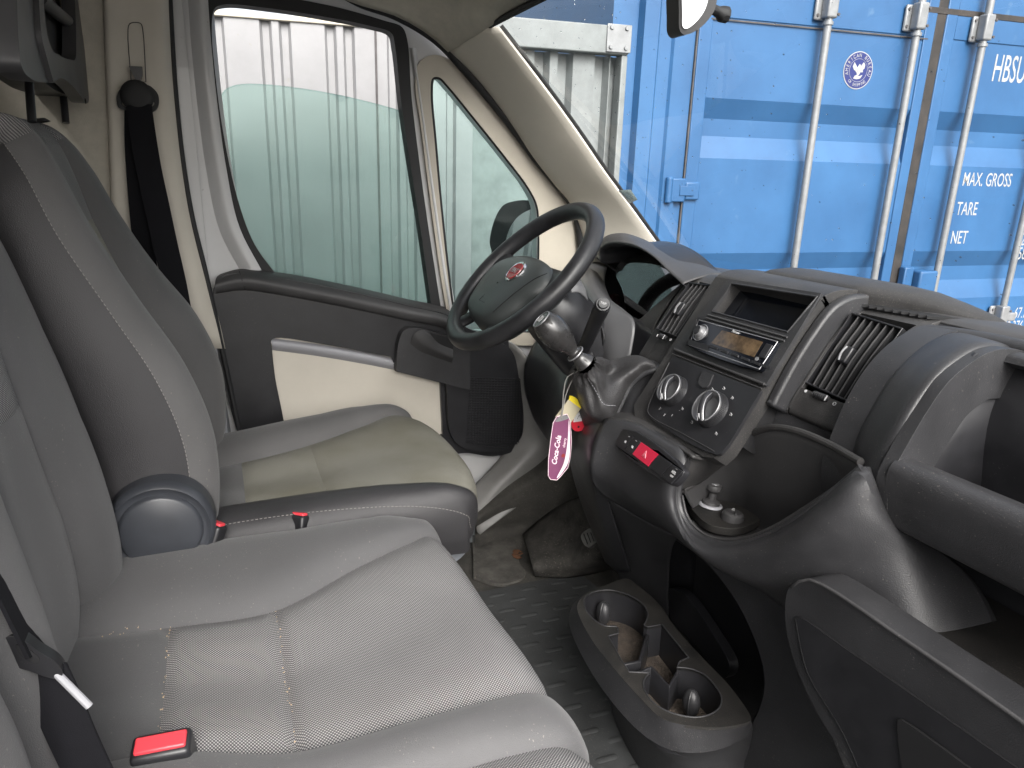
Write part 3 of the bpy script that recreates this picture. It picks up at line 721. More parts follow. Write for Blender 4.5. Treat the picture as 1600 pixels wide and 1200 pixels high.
# clip on the windscreen edge (parking ticket holder)
tk = surf([[U(966, 298, x=-.66), U(983, 318, x=-.66)], [U(985, 296, x=-.63), U(996, 312, x=-.63)]], 4, 3)
tag(obj('ticket_holder', tk, glassmat('clear_plastic', (.75,.78,.78), refl=1.2, milky=.25), solid=.001), 'small clear plastic ticket holder at the windscreen edge', 'ticket holder')
# ---- rear-view mirror
rm = thing('rear_view_mirror', (0, .6, 1.2), 'rear view mirror with a grey housing hanging at the top of the windscreen', 'rear view mirror')
MR = [(1062, -25, 1), (1062, 20), (1062, 45), (1068, 53), (1085, 50), (1105, 36), (1120, 14), (1135, -25, 1)]
q0 = px([(1060, -30, 1), (1061, 20), (1062, 46), (1068, 54), (1086, 49), (1104, 34), (1117, 14), (1124, -30, 1)], x=.0)
b = plate_bm([q0], .03, (1,-.2,0)); obj('housing', b, M['hood'], rm, bevel=.008, seg=3)
b = plate_bm([px([(1065, -28, 1), (1066, 20), (1067, 42), (1072, 45), (1086, 36), (1102, 14), (1112, -28, 1)], x=.002)], .002, (1,-.2,0)); obj('mirror_glass', b, mat('mirror_silver', (.8,.8,.8), .03, metal=1), rm, smooth=False)
obj('ball_joint', tube_bm([U(1112, 14, x=-.01), U(1122, 18, x=-.01), U(1128, 22, x=-.01), U(1135, 23, x=-.01)], lambda t: .007+.004*(t > .5), 10), M['rubber'], rm)
# ================================================================ SEATS
def lateral(marks_x, W0, W1, b, d, dip, mid=None, ear=1.0):
    """control columns across a pad, grouped in segments between seams. marks_x: seam positions left to right"""
    b0, b1 = (b if isinstance(b, tuple) else (b, b))
    segs = []
    x0 = marks_x[0]; xn = marks_x[-1]
    e0 = min(.05, (x0-W0)*.45); e1 = min(.05, (W1-xn)*.45)
    segs.append([(W0+.02, -d), (W0, -d*.6), (W0-.004*ear, -.02), (W0+e0*.35, b0*.72), (W0+e0, b0), ((W0+e0)*.4+x0*.6, b0*.72), (x0, 0)])
    for i in range(len(marks_x)-1):
        a, c = marks_x[i], marks_x[i+1]; m = (a+c)/2
        if i % 2 == 0: segs.append([(a, 0), (a+(c-a)*.2, .003-dip*.4), (m, -dip), (c-(c-a)*.2, .003-dip*.4), (c, 0)])
        else: segs.append([(a, 0), (a+(c-a)*.25, mid*.7), (m, mid), (c-(c-a)*.25, mid*.7), (c, 0)])
    segs.append([(xn, 0), ((W1-e1)*.4+xn*.6, b1*.72), (W1-e1, b1), (W1-e1*.35, b1*.72), (W1+.004*ear, -.02), (W1, -d*.6), (W1-.02, -d)])
    return segs
def pad(stations, sign, counts, nv, cross, groove=.005, bow=None):
    """stations: (y, z, segs, bow). returns grid, seam columns, cross rows"""
    k = len(stations); ctrl = []
    for i, st in enumerate(stations):
        a = stations[max(0, i-1)]; c = stations[min(k-1, i+1)]
        T = V3((0, c[0]-a[0], c[1]-a[1])).normalized()
        n = V3((0, -T.z, T.y))*sign
        bw = st[3] if len(st) > 3 else 0
        row = []; marks = []
        W0 = st[2][0][1][0]; W1 = st[2][-1][-2][0]; xm = (W0+W1)/2; hw = (W1-W0)/2
        for s, cnt in zip(st[2], counts):
            P = resample(cr([V3((x, h, 0)) for x, h in s], 6), cnt+1)
            if row: P = P[1:]
            row += P; marks.append(len(row)-1)
        ctrl.append([V3((p.x, st[0], st[1])) + (n*p.y if (sign < 0 or p.y > -.012) else n*-.012 + V3((0, 0, p.y+.012))) - (V3((0, 1, 0)) if sign > 0 else T)*(bw*((p.x-xm)/hw)**2) for p in row])
        nn = n
    marks = marks[:-1]
    C = len(ctrl[0]); cols = [cr([ctrl[i][j] for i in range(k)], nv) for j in range(C)]
    G = [[cols[j][i] for j in range(C)] for i in range(len(cols[0]))]
    rowsX = [c*nv for c in cross]
    R = len(G)
    nrm = [[None]*C for _ in range(R)]
    for i in range(R):
        for j in range(C):
            a = G[min(R-1, i+1)][j]-G[max(0, i-1)][j]; c = G[i][min(C-1, j+1)]-G[i][max(0, j-1)]
            q = c.cross(a)*sign; nrm[i][j] = q.normalized() if q.length > 0 else V3((0,0,1))
    for i in range(R):
        for m in marks:
            G[i][m] = G[i][m] - nrm[i][m]*groove
            for q in (m-1, m+1): G[i][q] = G[i][q] - nrm[i][q]*groove*.3
        if i in rowsX:
            for s in range(0, len(marks)-1, 2):
                for j in range(marks[s], marks[s+1]+1):
                    if j not in (marks[s], marks[s+1]): G[i][j] = G[i][j] - nrm[i][j]*groove
    return G, marks, rowsX, nrm
def split_pad(G, marks, region, mats, parent, names, rows_len=None):
    """region(i, j) -> key ; builds one mesh per key"""
    R = len(G); C = len(G[0]); bms = {}
    mid = C//2; L = [0]
    for i in range(1, R): L.append(L[-1]+(G[i][mid]-G[i-1][mid]).length)
    UA = []
    for i in range(R):
        a = [0]*C
        for j in range(mid+1, C): a[j] = a[j-1]+(G[i][j]-G[i][j-1]).length
        for j in range(mid-1, -1, -1): a[j] = a[j+1]-(G[i][j]-G[i][j+1]).length
        UA.append([q + G[0][mid].x for q in a])
    for i in range(R-1):
        for j in range(C-1):
            kk = region(i, j)
            if kk is None: continue
            if kk not in bms: bm = bmesh.new(); bms[kk] = (bm, {}, bm.loops.layers.uv.new('UVMap'))
            bm, vm, uvl = bms[kk]
            f = []
            for (a, c) in ((i, j), (i, j+1), (i+1, j+1), (i+1, j)):
                if (a, c) not in vm: vm[(a, c)] = bm.verts.new(G[a][c])
                f.append(vm[(a, c)])
            fc = bm.faces.new(f)
            for lp, (a, c) in zip(fc.loops, ((i, j), (i, j+1), (i+1, j+1), (i+1, j))): lp[uvl].uv = (UA[a][c], L[a])
    out = {}
    for kk, (bm, _, _) in bms.items():
        out[kk] = obj(names[kk], fixn(bm) if False else bm, mats[kk], parent, ang=80)
    return out
def dashes(pts, L=.0045, gap=.0022, r=.0005, bm=None):
    bm = bm or bmesh.new(); T = 0; P = pts; acc = [0]
    for a, c in zip(P, P[1:]): acc.append(acc[-1]+(c-a).length)
    n = int(acc[-1]/(L+gap)); Q = resample(P, 2*n+1)
    for i in range(0, 2*n-1, 2): tube_bm([Q[i], Q[i].lerp(Q[i+1], 1.1)], r, 5, bm=bm)
    return bm
# ---- driver seat
ds = thing('driver_seat', (-.465, .15, 0), 'grey driver seat with dark vinyl side bolster and worn olive grey centre panels', 'seat')
cx = -.465
def LS(W, xs, b, d, dip=.006): return lateral([cx-xs, cx+xs], cx-W, cx+W, b, d, dip)
st = [(-.13, .425, LS(.235, .110, .028, .12)), (.005, .430, LS(.25, .115, .034, .12)), (.145, .440, LS(.262, .145, .036, .12)),
      (.27, .455, LS(.268, .19, .028, .12, .004)), (.36, .462, LS(.266, .222, .016, .12, 0), .022), (.418, .448, LS(.262, .225, .008, .11, 0), .045),
      (.438, .41, LS(.254, .215, .003, .07, 0), .055), (.434, .37, LS(.245, .205, .0, .03, 0), .055), (.415, .345, LS(.235, .20, .0, .01, 0), .05)]
G, mk, rx, nr = pad(st, 1, (16, 18, 16), 10, (1, 2))
def reg(i, j):
    if mk[0] <= j < mk[1]:
        return 'rear' if i < rx[0] else ('mid' if i < rx[1] else ('front' if i < 58 else 'lip'))
    return 'near' if j >= mk[1] else 'bol'
MT = dict(rear=M['vinyl'], mid=M['mesh_d'], front=M['mesh_d'], lip=M['mesh_d'], near=M['vinyl_dark'], bol=M['vinyl'], bol2=M['vinyl'])
NM = dict(rear='rear_panel', mid='centre_panel', front='front_panel', lip='front_lip', near='side_bolster', bol='bolster', bol2='bolster')
cu = split_pad(G, mk, reg, MT, ds, NM)
obj('stitching', dashes([G[i][mk[1]+7]+nr[i][mk[1]+7]*.0008 for i in range(4, 66)]), M['thread'], cu['near'])
b = bmesh.new()
rows = []
for z, W, y0, y1 in ((.40, .225, -.12, .40), (.37, .235, -.13, .405), (.31, .235, -.13, .40), (.29, .215, -.12, .375), (.17, .205, -.10, .35), (.0, .21, -.10, .35)):
    rows.append(cr([V3((cx-W, y0, z)), V3((cx-W, y1-.08, z)), V3((cx-W+.07, y1, z)), V3((cx+W-.07, y1, z)), V3((cx+W, y1-.08, z)), V3((cx+W, y0, z))], 6))
obj('seat_base', grid_bm(rows, b), M['base'], ds, ang=50)
# backrest
bx_ = -.45
def LB(W, xs, b, d, dip=.004, k=1.0): return lateral([bx_-xs, bx_+xs], bx_-W*k, bx_+W, b, d, dip)
st = [(-.105, .40, LB(.222, .125, (.062, .052), .13, k=1.1)), (-.092, .50, LB(.228, .125, (.075, .060), .13, k=1.12)), (-.095, .60, LB(.23, .125, (.08, .063), .13, k=1.13)), (-.118, .70, LB(.23, .12, (.07, .057), .13, k=1.1)),
      (-.157, .80, LB(.228, .12, (.05, .046), .125, k=1.05)), (-.198, .915, LB(.215, .125, .034, .12)), (-.215, .99, LB(.19, .115, .022, .115)), (-.228, 1.035, LB(.155, .10, .012, .11)),
      (-.245, 1.062, LB(.125, .085, .004, .10)), (-.275, 1.072, LB(.115, .08, .0, .08)), (-.31, 1.066, LB(.11, .075, .0, .06))]
G, mk, rx, nr = pad(st, -1, (18, 16, 18), 8, (5,), groove=.004)
kn = 7
def reg(i, j):
    if mk[0] <= j < mk[1]: return 'low' if i < rx[0] else ('up' if i < 56 else 'top')
    if j >= mk[1]+kn+2 and i < 60: return 'flank'
    if i >= 58: return 'top'
    return 'bol2' if j >= mk[1] else 'bol'
MT = dict(low=M['mesh_d'], up=M['vinyl'], top=M['mesh'], flank=M['vinyl_dark'], bol=M['vinyl'], bol2=M['vinyl'])
NM = dict(low='back_centre_panel', up='back_upper_panel', top='back_top_panel', flank='back_flank', bol='back_bolster', bol2='back_bolster')
cu = split_pad(G, mk, reg, MT, ds, NM)
obj('stitching', dashes([G[i][mk[1]+kn+2]+nr[i][mk[1]+kn+2]*.0008 for i in range(2, 60)]), M['thread'], cu['flank'])
b = bmesh.new(); grid_bm([[V3((bx_-.21, -.24, .38)), V3((bx_+.21, -.24, .38))], [V3((bx_-.21, -.33, .95)), V3((bx_+.21, -.33, .95))], [V3((bx_-.11, -.35, 1.05)), V3((bx_+.11, -.35, 1.05))]], b)
obj('back_shell', b, M['vinyl_dark'], ds, solid=.01)
# recliner cover
rcx = frame((1, 0, 0)); rc = U(252, 828, x=-.185)
obj('recliner_cover', lathe_bm([(0, .012), (.052, .012), (.056, .009), (.058, .004), (.063, .004), (.068, .008), (.074, .004), (.076, -.01), (.076, -.04)], rc, rcx, 48), mat('blue_grey_plastic', (.035,.038,.045), .4, var=(12, .15)), ds, ang=50)
# headrest
Yp = lambda pts, y, n=6: px(pts, y=y, n=n)
hgrey = mat('satin_grey_headrest', (.075,.074,.078), .42, var=(10, .08))
ho = [(62, -140, 1), (61, 0), (66, 60), (76, 100), (84, 129, 1), (96, 122), (112, 133), (126, 150), (134, 161), (139, 156), (137, 130), (131, 60), (121, -140, 1)]
hh = [(71, -110, 1), (69, 10), (73, 50), (81, 76), (94, 87), (110, 93), (118, 91), (119, 60), (113, -110, 1)]
hd_ = obj('headrest', plate_bm([Yp(ho, -.205), Yp(hh, -.205)], .022, (0,1,0)), hgrey, ds, bevel=.006, seg=4)
q = Yp([(27, -140, 1), (27, 20), (30, 75), (34, 104), (50, 124), (66, 128), (84, 130, 1), (77, 100), (68, 60), (64, 0), (66, -140, 1)], -.212)
obj('headrest_side', plate_bm([q], .03, (0,1,0)), hgrey, hd_, bevel=.009, seg=4)
q = Yp([(2, -140, 1), (1, 60), (4, 98), (24, 110), (40, 116), (60, 122), (84, 140), (106, 148), (116, 148), (118, 60), (112, -140, 1)], -.236)
obj('headrest_pad', plate_bm([q], .06, (0,1,0)), M['hood'], hd_, bevel=.014, seg=4)
obj('inner_bar', tube_bm(cr([U(62, -4, y=-.224), U(92, 22, y=-.218), U(120, 44, y=-.224)], 6), .0105, 12), hgrey, hd_)
obj('corner_stud', lathe_bm([(0, .002), (.004, .0015), (.005, 0)], U(133, 158, y=-.203), frame((0,1,0)), 16), M['dark'], hd_)
for (a, c_) in (((43, 100), (50, 190)), ((97, 130), (103, 192))):
    obj('headrest_post', tube_bm([U(*a, y=-.250), U(*c_, y=-.250)], .0065, 12), M['smooth'], ds)
obj('post_guide', lathe_bm([(0, .006), (.012, .006), (.016, .002), (.018, 0)], U(60, 192, y=-.255), frame((0, -.2, 1)), 20), M['hood'], ds)

# ---- passenger bench
pb = thing('passenger_bench', (.3, .05, 0), 'grey two place passenger bench with dotted mesh centre panels, in the foreground', 'seat')
def LC(x, W0, W1, b, d, dip=.008, mid=.02): return lateral(x, W0, W1, b, d, dip, mid)
st = [(-.27, .425, LC((-.055, .205, .375, .70), -.215, .82, (.030, .03), .10)),
      (-.105, .420, LC((-.035, .195, .36, .70), -.222, .82, (.036, .03), .10)),
      (.03, .420, LC((-.028, .25, .345, .70), -.222, .82, (.036, .03), .10)),
      (.15, .430, LC((-.085, .262, .345, .70), -.216, .82, (.028, .03), .10)),
      (.235, .436, LC((-.12, .264, .348, .71), -.205, .82, (.018, .02), .10, .006, .014)),
      (.295, .430, LC((-.145, .264, .352, .72), -.188, .81, (.008, .01), .10, .003, .010), .012),
      (.322, .398, LC((-.14, .264, .355, .72), -.170, .80, (.004, .004), .09, 0, .007), .022),
      (.325, .35, LC((-.13, .264, .355, .72), -.155, .78, (.0, .0), .07, 0, .004), .022),
      (.31, .30, LC((-.13, .264, .355, .72), -.15, .78, (.0, .0), .06, 0, .003), .02)]
G, mk, rx, nr = pad(st, 1, (18, 22, 10, 22, 14), 12, (1, 2), groove=.0075)
def reg(i, j):
    if mk[0] <= j < mk[1]: return 'r1' if i < rx[0] else ('m1' if i < rx[1] else 'f1')
    if mk[2] <= j < mk[3]: return 'r2' if i < rx[0] else ('m2' if i < rx[1] else 'f2')
    return 'bol' if j < mk[0] else ('bol2' if j < mk[2] else 'bol3')
MT = dict(r1=M['vinyl_near'], r2=M['vinyl_near'], m1=M['mesh'], m2=M['mesh'], f1=M['mesh'], f2=M['mesh'], bol=M['vinyl_near'], bol2=M['vinyl_near'], bol3=M['vinyl_near'])
NM = dict(r1='rear_panel', r2='rear_panel', m1='centre_panel', m2='centre_panel', f1='front_panel', f2='front_panel', bol='bolster', bol2='bolster', bol3='bolster')
cu = split_pad(G, mk, reg, MT, pb, NM)
# crumbs caught in the seams
cb = bmesh.new(); rr = random.Random(9)
for r_ in rx:
    for k in range(30):
        j = rr.uniform(mk[0], mk[1]); a = int(j); p = G[r_][a].lerp(G[r_][a+1], j-a) + nr[r_][a]*.003
        s = rr.uniform(.0004, .0011); box_bm(p+V3((0, rr.uniform(-.002, .002), 0)), (s*1.5, s, s), Matrix.Rotation(rr.random()*3, 3, 'Z'), cb)
for k in range(40):
    i = rr.uniform(3, rx[0]); a = int(i); m = mk[0]; p = G[a][m] + nr[a][m]*.004; s = rr.uniform(.0006, .0013)
    box_bm(p+V3((rr.uniform(-.02, .01), rr.uniform(-.004, .004), .001)), (s, s, s), Matrix.Rotation(rr.random()*3, 3, 'Z'), cb)
tag(obj('crumbs', cb, mat('crumb', (.5,.38,.25), .8), smooth=False), 'crumbs and grit caught in the bench seams', 'crumbs', kind='stuff')
b = bmesh.new(); box_bm((.30, .02, .17), (.92, .5, .34), bm=b); obj('bench_base', b, M['base'], pb, bevel=.03)
# bench backrests (two pads)
def LK(c, W, xs, b, d=.13): return lateral([c-xs, c+xs], c-W, c+W, b, d, .004)
def backrest(c, W, nm):
    st = [(-.222, .38, LK(c, W, .13, .037)), (-.207, .46, LK(c, W, .125, .041)), (-.208, .56, LK(c, W, .115, .038)), (-.216, .64, LK(c, W, .10, .033)),
          (-.226, .735, LK(c, W, .085, .022)), (-.246, .83, LK(c, W-.005, .105, .020)), (-.272, .93, LK(c, W-.015, .115, .02)), (-.30, 1.0, LK(c, W-.04, .115, .02)), (-.315, 1.05, LK(c, W-.08, .10, .01)), (-.345, 1.072, LK(c, W-.10, .09, 0)), (-.38, 1.065, LK(c, W-.11, .08, 0))]
    G, mk, rx, nr = pad(st, -1, (18, 16, 18), 8, (4,), groove=.004)
    def reg(i, j):
        if mk[0] <= j < mk[1]: return 'low' if i < rx[0] else 'up'
        return 'bol' if j < mk[0] else 'bol2'
    cu = split_pad(G, mk, reg, dict(low=M['vinyl_near'], up=M['mesh'], bol=M['vinyl_near'], bol2=M['vinyl_near']), pb, dict(low='back_lower_panel', up='back_centre_panel', bol='back_bolster', bol2='back_bolster'))
    return cu
backrest(.045, .245, 'a'); backrest(.56, .245, 'b')
b = bmesh.new(); box_bm((.30, -.40, .70), (.98, .04, .62), bm=b); obj('back_shell', b, M['vinyl_dark'], pb, bevel=.015)
# ================================================================ BELTS
sb = thing('seat_belt', (-.79, -.12, .6), 'black driver seat belt hanging from the ring on the beige door pillar', 'seat belt')
dc = U(214, 158, x=-.775)
dp = [(182, 158), (184, 145), (194, 134), (214, 130), (234, 134), (246, 146), (248, 160), (243, 172), (232, 176), (196, 172), (185, 168)]
dh = [(190, 162), (192, 157), (205, 160), (228, 160), (238, 157), (241, 162), (236, 167), (197, 167)]
b = plate_bm([px(dp, x=-.772), px(dh, x=-.772)], .012, (1,0,0)); dring = obj('belt_ring', b, M['rubber'], sb, bevel=.004, seg=3)
obj('ring_cover', lathe_bm([(0, .006), (.018, .0055), (.027, .003), (.030, 0)], U(214, 150, x=-.771), frame((1,0,0)), 28), M['rubber'], dring)
p1 = [U(217, 164, x=-.768), U(222, 200, x=-.764), U(232, 260, x=-.76), U(245, 320, x=-.756), U(258, 380, x=-.752), U(274, 450, x=-.75), U(290, 540, x=-.75)]
b = strap_bm(cr(p1, 6), .046, (.0, 1, .1)); obj('webbing', b, M['belt'], sb)
p2 = [U(212, 170, x=-.776), U(212, 220, x=-.778), U(216, 290, x=-.78), U(222, 360, x=-.78), U(235, 460, x=-.78)]
b = strap_bm(cr(p2, 6), .04, (.0, 1, .1)); obj('webbing_return', b, M['belt'], sb)
# belt by the bench, in the foreground
fb = thing('seat_belt', (.35, -.12, .5), 'black seat belt with sliding tongue and pale pin, hanging over the bench backrest', 'seat belt')
p1 = [U(-60, 800, x=.26), U(0, 905, x=.26), U(30, 965, x=.26), U(58, 1022, x=.262)]
pp_ = cr(p1, 6); wl_ = []
for i_, p in enumerate(pp_):
    t_ = (pp_[min(len(pp_)-1, i_+1)]-pp_[max(0, i_-1)]).normalized(); v_ = (CAM-p).normalized(); s_ = t_.cross(v_).normalized(); wl_.append(s_*.34+v_*.94)
b = strap_bm(pp_, .042, wl_, .0016); obj('webbing', b, M['belt'], fb)
p2 = [U(62, 1035, x=.262), U(85, 1085, x=.27), U(110, 1145, x=.28), U(150, 1230, x=.29), U(200, 1330, x=.30)]
b = strap_bm(cr(p2, 6), .043, V3((.25, .97, -.1))); obj('lower_webbing', b, M['belt'], fb)
tg = plate_bm([px([(5, 1000), (18, 994), (40, 1003), (60, 1018), (88, 1036), (98, 1052), (92, 1061), (72, 1058), (50, 1050), (22, 1040), (8, 1018)], x=.275)], .014, (1,0,0)); tgo = obj('tongue', tg, M['smooth'], fb, bevel=.005, seg=4)
obj('slot', plate_bm([px([(24, 1008), (40, 1012), (62, 1030), (58, 1038), (34, 1026)], x=.2756)], .001, (1,0,0)), M['dark'], tgo)
obj('tongue_pin', tube_bm([U(88, 1052, x=.272), U(140, 1104, x=.283)], .0034, 10), M['greybar'], fb)
# buckles
def buckle(pos, axis, wd, label, L=.07, W=.05, T=.024, stalk=.09):
    ax = V3(axis).normalized(); wv = V3(wd); wv = (wv-wv.dot(ax)*ax).normalized(); tv = ax.cross(wv)
    R = Matrix((wv, tv, ax)).transposed(); p = V3(pos)
    t = thing('belt_buckle', p-ax*(L+stalk), label, 'belt buckle', 'seat belt buckles')
    b = box_bm(p-ax*L/2, (W, T, L), R); obj('buckle_body', b, M['smooth'], t, bevel=.005, seg=3)
    b = box_bm(p+ax*.0005, (W*.86, T*.62, .006), R); obj('release_button', b, M['red'], t, bevel=.002)
    b = box_bm(p-ax*(L+stalk/2), (W*.5, T*.3, stalk), R); obj('stalk', b, M['dark'], t)
buckle(U(329, 815, x=-.208), (-.15, .35, .9), (.55, .85, 0), 'red buttoned belt buckle beside the round recliner cover', T=.026)
buckle(U(463, 803, x=-.232), (-.25, .15, .95), (.75, .65, 0), 'red buttoned belt buckle farther forward beside the driver seat cushion', T=.02, W=.045)
buckle(U(251, 1161, x=.225), (.25, -.05, .96), (.1, 1, 0), 'large red buttoned belt buckle in the near foreground, between the bench places', T=.03, W=.056, L=.09)
# ================================================================ DASHBOARD
def UL(px_, py_, p0, n):
    d = ray(px_, py_); n = V3(n); return CAM + d*((V3(p0)-CAM).dot(n)/d.dot(n))
def pl(pts, p0, n, k=6, closed=True):
    L = []
    for p in pts:
        q = UL(p[0], p[1], p0, n); L.append((q, 1) if len(p) == 3 else q)
    return cr(L, k, closed)
db = thing('dashboard', (0, .9, .4), 'black grained dashboard with centre console, vents, pockets and instrument hood', 'dashboard')
DN = V3((0, -.83, .56)).normalized(); DD = V3((0, -.56, -.83)).normalized()   # stack face normal and down direction
S0 = V3((0, .807, .834))
def K(x, y, off=0.0): return UL(x, y, S0+DN*off, DN)
def KP(pts, off=0.0, k=5, closed=True): return pl(pts, S0+DN*off, DN, k, closed)
def sweep_band(name, x0, x1, prof, thick, m, parent=db, bevel=.004, bow=0):
    """solid strip of the dash: (y,z) profile from windscreen side down to the lap, extruded along x"""
    pr = cr([V3((0, y, z)) for y, z in prof], 6); k = len(pr); inner = []
    for i, p in enumerate(pr):
        t = (pr[min(k-1, i+1)]-pr[max(0, i-1)]).normalized(); n = V3((0, t.z, -t.y))
        inner.append(p-n*thick)
    loop = [V3((x1, p.y, p.z)) for p in pr] + [V3((x1, p.y, p.z)) for p in reversed(inner)]
    bm = bmesh.new(); a = [bm.verts.new(p) for p in loop]; c = [bm.verts.new(V3((x0, p.y, p.z))) for p in loop]
    n2 = len(loop)
    for i in range(n2): bm.faces.new((a[i], a[(i+1) % n2], c[(i+1) % n2], c[i]))
    for i in range(k-1):
        bm.faces.new((a[i], c_ := a[n2-1-i], a[n2-2-i], a[i+1])) if False else bm.faces.new((a[i], a[i+1], a[n2-2-i], a[n2-1-i]))
        bm.faces.new((c[i], c[n2-1-i], c[n2-2-i], c[i+1]))
    fixn(bm); return obj(name, bm, m, parent, bevel=bevel, seg=3, ang=50)
# ---- top pad, from the windscreen foot to the crest
def toprow(y0, z0, y1, z1, xs=(-.90, -.6, -.3, 0, .3, .6, .90)):
    return [V3((x, y0 + (y1-y0)*(abs(x)/.9)**2, z0 + (z1-z0)*(abs(x)/.9)**2)) for x in xs]
b = surf([toprow(1.24, .68, 1.14, .70), toprow(1.10, .765, 1.05, .76), toprow(1.02, .805, 1.0, .785), toprow(.95, .823, .95, .797), toprow(.90, .8235, .91, .795), toprow(.888, .818, .90, .79)], 40, 6)
obj('top_pad', b, M['hood'], db, solid=.004)
xr = (-.26, -.1, .1, .3, .6, .90)
b = surf([toprow(.90, .8225, .91, .794, xr), toprow(.872, .805, .89, .775, xr), toprow(.84, .74, .86, .70, xr), toprow(.85, .60, .88, .6, xr)], 40, 6)
obj('dash_fill', b, M['smooth'], db, solid=.004)
# raised cover on the crest
b = bmesh.new()
rows = []
for i in range(41):
    x = -.122 + .40*i/40
    up_ = min(1, max(0, (x+.122)/.012))*min(1, max(0, (.278-x)/.12))**.6
    ya = .868 + max(0, x-.085)*.32; yb = .985 - max(0, x-.1)*.12; z0 = .826 - max(0, x-.09)*.035; zt = .0165*up_
    rows.append([V3((x, ya, z0-.012)), V3((x, ya+.001, z0+zt*.5)), V3((x, ya+.003, z0+zt)), V3((x, ya+.014, z0+zt*1.35)), V3((x, (ya+yb)/2, z0+zt*1.5)), V3((x, yb-.01, z0+zt*1.2)), V3((x, yb, z0-.02))])
obj('crest_cover', grid_bm(rows, b), M['plastic_dusty'], db, ang=50)
obj('light_sensor', tube_bm([U(1158, 424, x=-.13), U(1158, 431, x=-.13)], .004, 8), M['smooth'], db)
# ---- centre stack: body with side cheeks, then the panels set on it
prof_s = [(.93, .836), (.87, .843), (.835, .843), (.807, .832), (.766, .772), (.725, .711), (.685, .652), (.655, .607), (.665, .585), (.72, .57)]
REC = .026
def inset(prof, d):
    pr = [V3((0, y, z)) for y, z in prof]; out = []
    for i, p in enumerate(pr):
        t = (pr[min(len(pr)-1, i+1)]-pr[max(0, i-1)]).normalized(); out.append((p.y - t.z*-0 + 0, p.z)) if False else out.append(((p-V3((0, t.z, -t.y))*d).y, (p-V3((0, t.z, -t.y))*d).z))
    return out
prof_top = [(.93, .836), (.87, .843), (.835, .843), (.812, .836), (.806, .831)]
sweep_band('stack_top', -.150, .098, prof_top, .035, M['plastic_dusty'], bevel=.003)
sweep_band('stack_core', -.149, .097, inset([(.88, .84), (.835, .84), (.804, .829), (.766, .772), (.725, .711), (.685, .652), (.672, .632)], REC), .03, M['dark'], bevel=0)
b = plate_bm([[V3((x, .807-.6747*(.834-z)-.0005, z)) for x, z in ((-.150, .8325), (.098, .8325), (.098, .620), (.09, .603), (.07, .598), (-.13, .598), (-.150, .612))],
              KP([(1145, 445, 1), (1276, 465, 1), (1231, 519, 1), (1114, 487, 1)], 0), KP([(1089, 497, 1), (1219, 533, 1), (1190, 583, 1), (1072, 540, 1)], 0)], .028, DN)
obj('stack_surround', b, M['plastic_dusty'], db, bevel=.003)
sweep_band('stack_rim', .0985, .116, [(.92, .834), (.88, .838), (.845, .836), (.815, .822), (.785, .787), (.757, .745), (.738, .710), (.724, .682)], .05, M['plastic'], bevel=.006)
sweep_band('stack_rim', -.168, -.1505, [(.92, .828), (.87, .832), (.835, .828), (.812, .812), (.785, .775), (.755, .73), (.73, .69), (.70, .64), (.69, .6)], .05, M['plastic_dusty'], bevel=.006)
# face plate of the stack with a raised surround for the slot
face = plate_bm([KP([(1137, 436, 1), (1283, 458, 1), (1196, 602, 1), (1052, 544, 1)], .004), KP([(1143, 443, 1), (1277, 464, 1), (1231, 519, 1), (1113, 487, 1)], .004), KP([(1089, 497, 1), (1219, 533, 1), (1190, 583, 1), (1072, 540, 1)], .004)], .006, DN)
obj('stack_face', face, M['plastic'], db, bevel=.0012)
scr = plate_bm([KP([(1144, 444, 1), (1277, 464, 1), (1232, 520, 1), (1113, 488, 1)], -.020)], .005, DN); sc_ = obj('storage_slot', scr, M['piano'], db, label='empty glossy black storage slot above the radio')
obj('slot_surround', tube_bm(KP([(1143, 443, 1), (1277, 464, 1), (1231, 519, 1), (1113, 487, 1)], .004, 4), .0018, 6, True), M['plastic'], sc_)
for a, c in (((1106, 492), (1230, 527)), ((1103, 497), (1226, 533))):
    obj('trim_strip', tube_bm([K(*a, .005), K(*c, .005)], .0016, 8), M['hood'], sc_)
# radio
radio = thing('car_radio', K(1150, 540), 'slim black car radio with round silver volume knob and amber display in the dashboard', 'car radio')
obj('radio_fascia', plate_bm([KP([(1092, 500, 1), (1215, 534, 1), (1188, 577), (1183, 578), (1077, 540), (1076, 536)], .012, 4)], .03, DN), M['piano'], radio, bevel=.002)
am = mat('amber_reflection_display', (.05,.036,.026), .12, var=(38, .6), col2=(.15,.10,.055))
obj('radio_display', plate_bm([KP([(1128, 516, 1), (1192, 534, 1), (1178, 558, 1), (1111, 536, 1)], .0126, 4)], .001, DN), am, radio)
KR = frame(DN, V3((0, .56, .83)))
kc = K(1095, 520, .012)
kn = obj('volume_knob', lathe_bm([(0, .010), (.0075, .010), (.009, .009), (.0098, .002), (.0118, .0015), (.0125, 0)], kc, KR, 32), M['silver'], radio, ang=30)
obj('knob_cap', lathe_bm([(0, .0112), (.0075, .0112), (.008, .010)], kc, KR, 28), M['smooth'], kn)
obj('knob_ring', tube_bm([kc+KR@V3((.0145*math.cos(a), .0145*math.sin(a), .0006)) for a in [i*math.pi/16 for i in range(32)]], .0009, 6, True), M['silver'], kn)
for i in range(6):
    a = (1118+i*16.5-3, 545+i*6.1-4.5)
    b = plate_bm([KP([(a[0]-6, a[1]-2.4, 1), (a[0]+6, a[1]+2.0, 1), (a[0]+4.5, a[1]+5.5, 1), (a[0]-7.5, a[1]+1.1, 1)], .0145, 3)], .003, DN)
    obj('preset_button', b, M['smooth'], radio, bevel=.0006)
